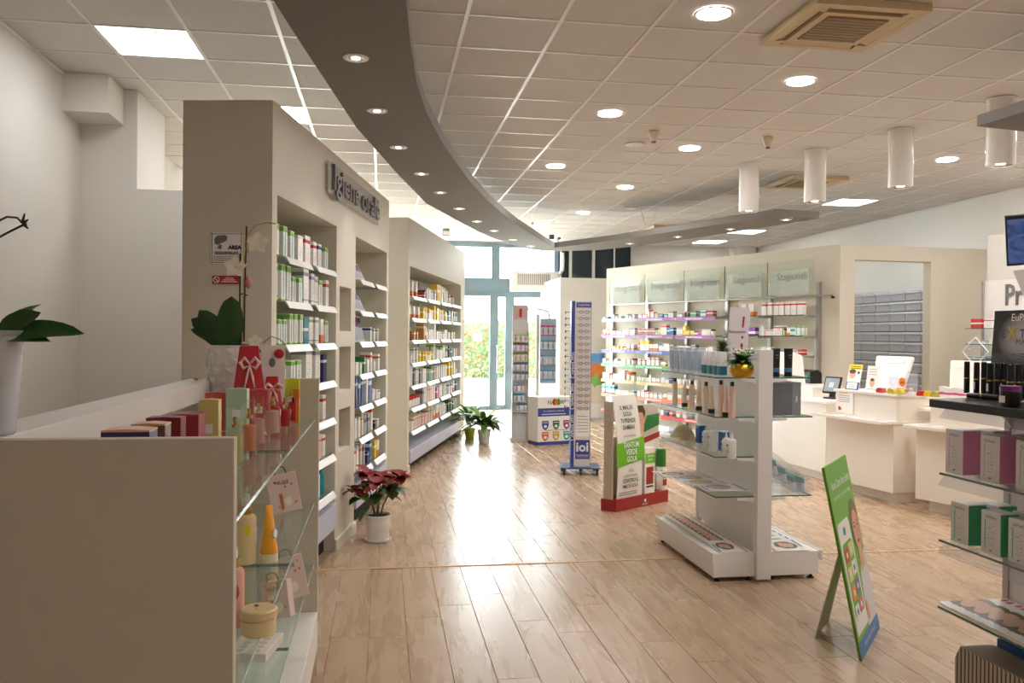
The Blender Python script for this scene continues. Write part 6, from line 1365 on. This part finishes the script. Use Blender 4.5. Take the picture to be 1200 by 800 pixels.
for k, (px, X) in enumerate(((236, -.47), (260, -.44))):
    p = atx(px, 500, X); q = thing('perfume_bottle', ['perfume bottle with clear cap, left of two half hidden ones', 'perfume bottle with clear cap, right of two half hidden ones'][k], 'perfume', (p.x, p.y, 1.2005)); gl = glass('flacon_glass', ()); h = .125
    MB().lathe([(.02, 0), (.022, .004), (.022, h*.6), (.01, h*.66)], 18).build('flacon', gl, q, smooth=True); MB().lathe([(.006, h*.66), (.006, h*.85)], 10).build('atomiser', m_goldr, q, smooth=True); MB().lathe([(.018, h*.68), (.018, h)], 18).build('cap', gl, q, smooth=True)
def pbox(px, py, X, w, d, m, lab, lid=None, z=1.2005, ht=None, rz=0.0):
    p = atx(px, py, X); h = ht or p.z-z; q = thing('perfume_box', lab, 'carton', (p.x-.0, p.y, z), PI/2+rz)
    B('box_body', m, q, -w/2, w/2, 0, d, 0, h*.965, .0015); MB().prism([(0, h*.965), (d, h*.965), (d, h*.985), (d*.5, h), (0, h*.985)], -w/2, w/2, 'x').build('box_top', lid or m, q); B('print_line', m_paper, q, -w/2-.0006, -w/2+.001, d*.3, d*.7, h*.45, h*.6)
    return q
def pm(n, c): return mat('pbox_'+n, c, .4, var=.05, scale=20)
pbox(180, 500.5, -.50, .07, .10, pm('violet', (58, 44, 92)), 'dark violet perfume box with orange top nearest the end panel', pm('peach', (226, 170, 140))); pbox(197, 494, -.50, .06, .075, pm('brown', (112, 66, 62)), 'brown perfume box with tan top, second from the near end', pm('tan', (214, 170, 120)))
pbox(215, 487, -.51, .06, .085, pm('wine', (120, 30, 40)), 'dark wine red perfume box before the crimson one'); pbox(237, 483, -.52, .10, .10, pm('crimson', (150, 34, 52)), 'crimson perfume box behind the wine red one')
pbox(258, 467, -.50, .05, .058, pm('straw', (214, 196, 120)), 'tall straw yellow perfume box in the back row'); pbox(270, 459, -.56, .06, .085, pm('coral', (206, 96, 84)), 'coral perfume box with lime edge behind the straw yellow one', pm('coral2', (196, 84, 76))); pbox(291, 454.5, -.49, .06, .075, pm('mint', (180, 204, 180)), 'mint green perfume box in the back row')
pbox(316, 455.5, -.45, .06, .08, pm('coral3', (190, 70, 70)), 'coral red perfume box right of the mint one'); pbox(331, 446, -.44, .05, .06, pm('magenta', (168, 44, 90)), 'magenta perfume box at the far end of the shelf')
q = pbox(351, 443, -.365, .05, .07, pm('lime', (196, 196, 40)), 'yellow-green perfume box with orange stripe at the far end'); B('orange_stripe', pm('orange', (226, 110, 40)), q, -.0256, -.02, -.0006, .03, 0, .15); MB().prism(oval(.012, .02, 12, 0, .09), -.0012, -.0002, 'y').build('oval_label', m_paper, q)
# red gift cones and orchid
def giftbag(px, py, X, w, h, lab):
    p = atx(px, py, X); q = thing('gift_bag', lab, 'gift bag', (p.x, p.y, 1.2005), R(12)); z0 = .0; H_ = max(.12, p.z-1.2)
    mr = mat('gift_red', (186, 26, 36), .25, var=.08, coat=.4); MB().add([(-w/2, -.05, 0), (w/2, -.05, 0), (w/2, .05, 0), (-w/2, .05, 0), (-w*.22, -.006, H_), (w*.22, -.006, H_), (w*.22, .006, H_), (-w*.22, .006, H_)], [(0, 3, 2, 1), (4, 5, 6, 7), (0, 1, 5, 4), (1, 2, 6, 5), (2, 3, 7, 6), (3, 0, 4, 7)]).build('bag_body', mr, q, bevel=.004)
    for s in (-1, 1): MB().tube([(0, -.03, H_*.78), (s*.022, -.045, H_*.86), (s*.038, -.05, H_*.80), (s*.024, -.045, H_*.73), (0, -.034, H_*.77), (s*.012, -.045, H_*.62), (s*.02, -.05, H_*.5)], [.004, .007, .008, .006, .004, .005, .002], 6).build('ribbon', mat('ribbon_silver', (236, 206, 206), .25, coat=.3), q, smooth=True)
    return q
giftbag(292, 405, -.55, .17, .33, 'tall red gift bag with silver ribbon before the orchid pot'); giftbag(319, 441, -.47, .11, .2, 'small red gift bag with pale top right of the tall one')
p = atx(291, 430, -.66); OX, OY = -.66, min(3.86, p.y); oc = thing('potted_orchid', 'white orchid in tall ribbed white pot at the cabinet far end', 'plant', (OX, OY, 1.2005))
n = 22; vs = []; prof = [(.078, 0), (.084, .01), (.104, .335), (.108, .34), (.108, .345), (.098, .345), (.094, .31)]
MB().lathe(prof, n).build('pot', m_potw, oc)
for i in range(8):
    for k in range(11):
        a = 2*PI*(k+.5*(i % 2))/11; r = .086+.019*(i*.042)/.335; c, s = math.cos(a), math.sin(a)
        o = MB().add([(0, -.018, -.015), (0, .018, -.015), (0, .018, .015), (0, -.018, .015), (.006, 0, 0)], [(0, 1, 4), (1, 2, 4), (2, 3, 4), (3, 0, 4), (0, 3, 2, 1)])
        if i == 0 and k == 0: facet = o.mesh('facet', m_potw)
        obj('facet', facet, oc, (r*c, r*s, .022+i*.042), a)
def orch_leaf(az, el, L, w, b, base=(0, 0, .335), roll=0): return leaf(oc, base, az, el, L, w, b, mat('orchid_leaf', (40, 78, 34), .3, var=.12), fold=.3, roll=roll, rnd=.5, n=11)
orch_leaf(R(-75), 1.35, .26, .06, .25, (.0, -.03, .31)); orch_leaf(R(180), .62, .21, .05, -.1, (0, 0, .335), R(75)); orch_leaf(R(-175), .95, .20, .05, .1, (-.01, -.02, .335), R(80)); orch_leaf(R(178), .50, .19, .035, .2, (0, .01, .33), R(60)); orch_leaf(R(20), .15, .16, .045, .9)
def wpt(px, py): q = atx(px, py, OX) if False else aty(px, py, OY-.02); return (q.x-OX, q.y-OY, q.z-1.2005)
MB().tube([wpt(286, 400), wpt(287, 330), wpt(289, 265)], .004, 6).build('support_stick', m_stick, oc); MB().tube([wpt(282, 400), wpt(281, 350), wpt(281.5, 297)], .004, 6).build('support_stick', m_stick, oc); MB().tube([wpt(280, 346), wpt(284, 344), wpt(290, 346)], .003, 5).build('stick_clip', m_stick, oc)
m_ystem = mat('stem_yellow', (190, 160, 60), .5)
MB().tube([wpt(284, 400), wpt(286, 340), wpt(287, 300), wpt(290, 276), wpt(299, 264), wpt(311, 260.5), wpt(323, 262)], [.004]*4+[.003]*3, 6).build('flower_stem', m_ystem, oc, smooth=True); MB().tube([wpt(286, 300), wpt(290, 295), wpt(296, 290)], .0025, 5).build('flower_stem', m_ystem, oc, smooth=True)
def flower(pt, s, nm='flower'):
    mb = MB()
    for k in range(5):
        a = k*2*PI/5+.3; rows = leaf_rows(s, s*.42, .7, 5, .15); mtx = Matrix.Translation(pt) @ Matrix.Rotation(R(75), 4, 'X') @ Matrix.Rotation(a, 4, 'Z') @ Matrix.Rotation(-.35, 4, 'Y')
        mb.sheet([[tuple(mtx @ Vector(v)) for v in r] for r in rows])
    o = mb.build(nm, m_petal, oc, smooth=True, fix=False); MB().lathe([(0, -.006), (.007, 0), (0, .01)], 8, pt).build('flower_heart', m_yel, o, smooth=True); return o
flower(wpt(302, 285), .055); flower(wpt(276, 313), .055); flower(wpt(299, 400), .034)
o = MB().lathe([(0, -.03), (.014, -.012), (.016, .004), (.008, .024), (0, .03)], 12, wpt(291, 331)).build('flower_bud', m_bud, oc, smooth=True)
MB().tube([wpt(308, 402), wpt(318, 394), wpt(327, 397), wpt(335, 404)], .002, 5).build('aerial_root', m_stem, oc)
q = thing('dried_flower', 'fallen dried orchid flower on the cabinet back ledge', 'flower', (LX0+.06, LY1-.22, LH+.001)); mb = MB(); rr = random.Random(2)
for k in range(6): 
    a = k*1.05; rows = leaf_rows(.035, .014, .9, 5, .4); mtx = Matrix.Rotation(a, 4, 'Z') @ Matrix.Rotation(-.5, 4, 'Y'); mb.sheet([[tuple(mtx @ Vector(v)) for v in r] for r in rows])
mb.build('petals', mat('petal_dry', (226, 210, 170), .6), q, smooth=True, fix=False); MB().lathe([(0, 0), (.007, .004), (0, .012)], 8).build('flower_heart', m_yel, q, smooth=True)
hp_ = atx(315, 415, -.52); q = thing('gift_card', 'pale gift bag card with red rosette behind the gift bags', 'gift bag', (-.475, 3.80, 1.2005), R(10)); B('card_body', mat('card_pale', (232, 226, 222), .5), q, -.045, .055, 0, .05, 0, .345); MB().lathe([(0, 0), (.022, .004), (.018, .012), (0, .014)], 10).build('rosette', m_red, q, (.03, -.002, .31), rot=(PI/2, 0, 0)); MB().prism(oval(.014, .02, 12, .0, .27), -.002, -.0003, 'y').build('card_hole', m_inkg, q)
# lower shelf: creams and pink paper bags
def place81(px, py, z=.81): return atz(px, py, z)
p = place81(288, 660); q = thing('pump_bottle', 'cream pump bottle with white pump on the second glass shelf', 'bottle', (p.x, p.y, .8105)); m_crm = mat('cream_plastic', (226, 200, 150), .35)
MB().lathe([(.03, 0), (.034, .004), (.034, .155), (.03, .165), (.016, .17)], 24).build('container', m_crm, q, smooth=True); MB().lathe([(.018, .168), (.019, .17), (.019, .195), (.014, .197)], 18).build('gold_collar', m_goldr, q, smooth=True); MB().lathe([(.014, .197), (.014, .215), (.011, .235), (.004, .24)], 14).build('pump', m_plastic, q, smooth=True); B('bottle_label', m_paper, q, .028, .0345, -.012, .012, .07, .12); MB().prism(oval(.012, .018, 12, .01, .12), -.0346, -.032, 'y').build('oval_mark', m_yel, q)
p = place81(272.5, 752); q = thing('pump_bottle', 'pink pump bottle with white pump at the near end', 'bottle', (p.x-.02, p.y+.12, .8105)); m_pkp = mat('pink_plastic', (226, 160, 150), .35)
MB().lathe([(.026, 0), (.03, .004), (.03, .145), (.026, .155), (.014, .16)], 24).build('container', m_pkp, q, smooth=True); MB().lathe([(.016, .158), (.017, .16), (.017, .183), (.012, .185)], 18).build('gold_collar', m_goldr, q, smooth=True); MB().lathe([(.012, .185), (.012, .2), (.01, .215), (.004, .22)], 14).build('pump', m_plastic, q, smooth=True); MB().prism(oval(.012, .02, 12, .01, .1), -.0306, -.028, 'y').build('oval_mark', mat('mark_rose', (200, 110, 110), .5), q)
p = place81(315, 658); q = thing('cream_tube', 'orange cream tube standing on a pale cap', 'tube', (p.x, p.y, .8105), R(60)); m_or = mat('orange_tube', (236, 160, 30), .25, coat=.3)
MB().lathe([(.03, 0), (.031, .003), (.031, .03), (.028, .032)], 20).build('cap', mat('cap_cream', (238, 222, 190), .4), q, smooth=True)
rows = []
for i in range(8):
    f = i/7; a_ = .03*(1-.35*f); b_r = .03*(1-f)+.0015; rows.append([(a_*math.cos(2*PI*k/18), b_r*math.sin(2*PI*k/18), .032+f*.165) for k in range(18)])
n = 18; MB().add([v for r in rows for v in r], [(i*n+k, i*n+(k+1) % n, (i+1)*n+(k+1) % n, (i+1)*n+k) for i in range(7) for k in range(n)] + [tuple(range(n))[::-1], tuple(7*n+k for k in range(n))]).build('container', m_or, q, smooth=True); MB().prism(oval(.009, .016, 12, .0, .1), -.0275, -.02, 'y').build('oval_mark', m_paper, q)
p = place81(303, 742); q = thing('cream_jar', 'cream-coloured round jar on the second glass shelf', 'jar', (p.x, p.y, .8105), R(-60)); MB().lathe([(.04, 0), (.045, .004), (.045, .04), (.04, .044)], 28).build('container', m_crm, q, smooth=True); MB().lathe([(.046, .044), (.048, .046), (.048, .064), (.044, .068), (0, .069)], 28).build('lid', m_crm, q, smooth=True); MB().prism(oval(.008, .006, 10), .069, .0702, 'z').build('lid_print', m_gblue, q, (-.015, 0, 0)); MB().prism(oval(.006, .004, 10), .069, .0702, 'z').build('lid_print', m_yel, q, (.006, -.008, 0))
p = atz(272, 776, .81); q = thing('cream_jar', 'small pink jar below the pink pump bottle', 'jar', (-.36, 1.95, .8105)); MB().lathe([(.03, 0), (.034, .004), (.034, .04)], 24).build('container', m_pkp, q, smooth=True); MB().lathe([(.036, .04), (.036, .056), (.032, .06), (0, .06)], 24).build('lid', mat('pink_lid', (232, 180, 176), .3), q, smooth=True)
def paper_bag(px, py, z, w, h, lean, rz, lab, X=None):
    p = atz(px, py, z); q = thing('paper_bag', lab, 'bag', (p.x, p.y, z+.0008), 0, rot=(lean, R(-11), rz)); m_pk = mat('bag_pink', (228, 200, 188), .55, var=.03)
    MB().prism([(-w/2, 0), (w/2, 0), (w/2, h), (-w/2, h)], 0, .04, 'y').build('bag_body', m_pk, q, bevel=.002); text('NUXE', .022, m_inkg, q, (0, -.002, h*.78), off=.0004)
    r3 = random.Random(int(px)); md = [mat('dot_brown', (150, 100, 84), .5), mat('dot_gold', (196, 150, 90), .4)]
    for k in range(9): MB().prism(oval(.004, .005, 8, r3.uniform(-w*.42, w*.42), r3.uniform(h*.08, h*.95)), -.0012, -.0002, 'y').build('dot', md[k % 2], q)
    MB().box(-.022, -.008, -.0015, -.0003, h*.1, h*.5).build('bottle_picture', mat('pic_amber', (196, 120, 60), .4), q); MB().prism(oval(.016, .02, 12, .014, h*.28), -.0015, -.0003, 'y').build('flower_picture', mat('pic_cream', (236, 232, 210), .4), q)
    MB().tube([(-.025, -.002, h), (-.02, -.006, h+.025), (0, -.008, h+.035), (.02, -.006, h+.025), (.025, -.002, h)], .003, 6).build('handle', mat('bag_cord', (96, 60, 50), .6), q, smooth=True)
paper_bag(337, 600, .81, .13, .17, R(-8), R(8), 'pale pink paper bag with dots hanging under the top shelf'); paper_bag(344, 702, .52, .13, .17, R(-10), R(10), 'pink paper bag with bottle picture on the lower glass shelf'); paper_bag(325, 725, .52, .11, .14, R(-6), R(-20), 'pink paper bag half hidden behind the jar')
p = atz(325, 772, .52); q = thing('gift_set', 'pale flat gift box with pearl dots on the lower shelf', 'box', (-.42, 2.95, .5208), R(80)); B('box_body', mat('gift_pale', (232, 222, 210), .5), q, -.1, .1, -.07, .07, 0, .03, .003)
for i in range(5):
    for j in range(2): MB().prism(oval(.012, .014, 12, -.075+.037*i, -.03+.055*j), .03, .0312, 'z').build('pearl_dot', mat('pearl', (206, 190, 176), .3), q)
# ---- vase with a second orchid, cut by the left edge
va = atz(3, 512, LH); vo = thing('potted_orchid', 'orchid in clear ribbed vase cut by the left picture edge', 'plant', (LX0+.058, 1.83, LH+.001)); v0 = vo.location
vx = aty(1, 500, 1.83).x
vo.location.x = vx; m_vase = glass('vase_plastic', (236, 238, 240), 1.0, .05, .45, (232, 234, 238))
prof = [(.022, 0), (.026, .003)]
for i in range(9): prof += [(.027+.0016*i+.002, .012+i*.022), (.027+.0016*i, .022+i*.022)]
prof += [(.044, .205), (.046, .21), (.042, .21)]
MB().lathe(prof, 26).build('vase', m_vase, vo, smooth=True); MB().lathe([(.024, .01), (.036, .19)], 20).build('inner_pot', m_potw, vo, smooth=True)
def vpt(px, py, dy=0): q_ = aty(px, py, 1.83+dy); return (q_.x-vx, q_.y-1.83, q_.z-LH-.001)
m_ol = mat('orchid_leaf', (30, 62, 26), .3)
leaf(vo, (0, 0, .195), R(-5), .28, .155, .028, .7, m_ol, roll=R(45), rnd=.6, n=9); leaf(vo, (0, -.01, .195), R(-12), .12, .10, .022, .6, m_ol, roll=R(40)); leaf(vo, (0, 0, .2), R(10), .75, .085, .028, .5, m_ol, roll=R(50), rnd=.6, n=9); leaf(vo, (-.01, 0, .2), R(170), .5, .14, .028, .9, m_ol); leaf(vo, (0, .01, .2), R(60), .9, .11, .026, .6, m_ol)
MB().tube([(-.02, 0, .19), (-.05, 0, .30), vpt(-14, 285), vpt(8, 273), vpt(24, 265), vpt(31, 262)], [.003, .003, .003, .0025, .0025, .003], 6).build('flower_stem', m_stick, vo, smooth=True); MB().tube([vpt(-8, 262), vpt(8, 254), vpt(20, 255), vpt(27, 262)], .0022, 6).build('flower_stem', m_stick, vo, smooth=True)
for a_, b_ in (((26, 262), (29, 250)), ((27, 262), (33, 257)), ((28, 263), (33, 268))): MB().tube([vpt(*a_), vpt(*b_)], [.004, .0015], 5).build('dry_tip', m_stick, vo)
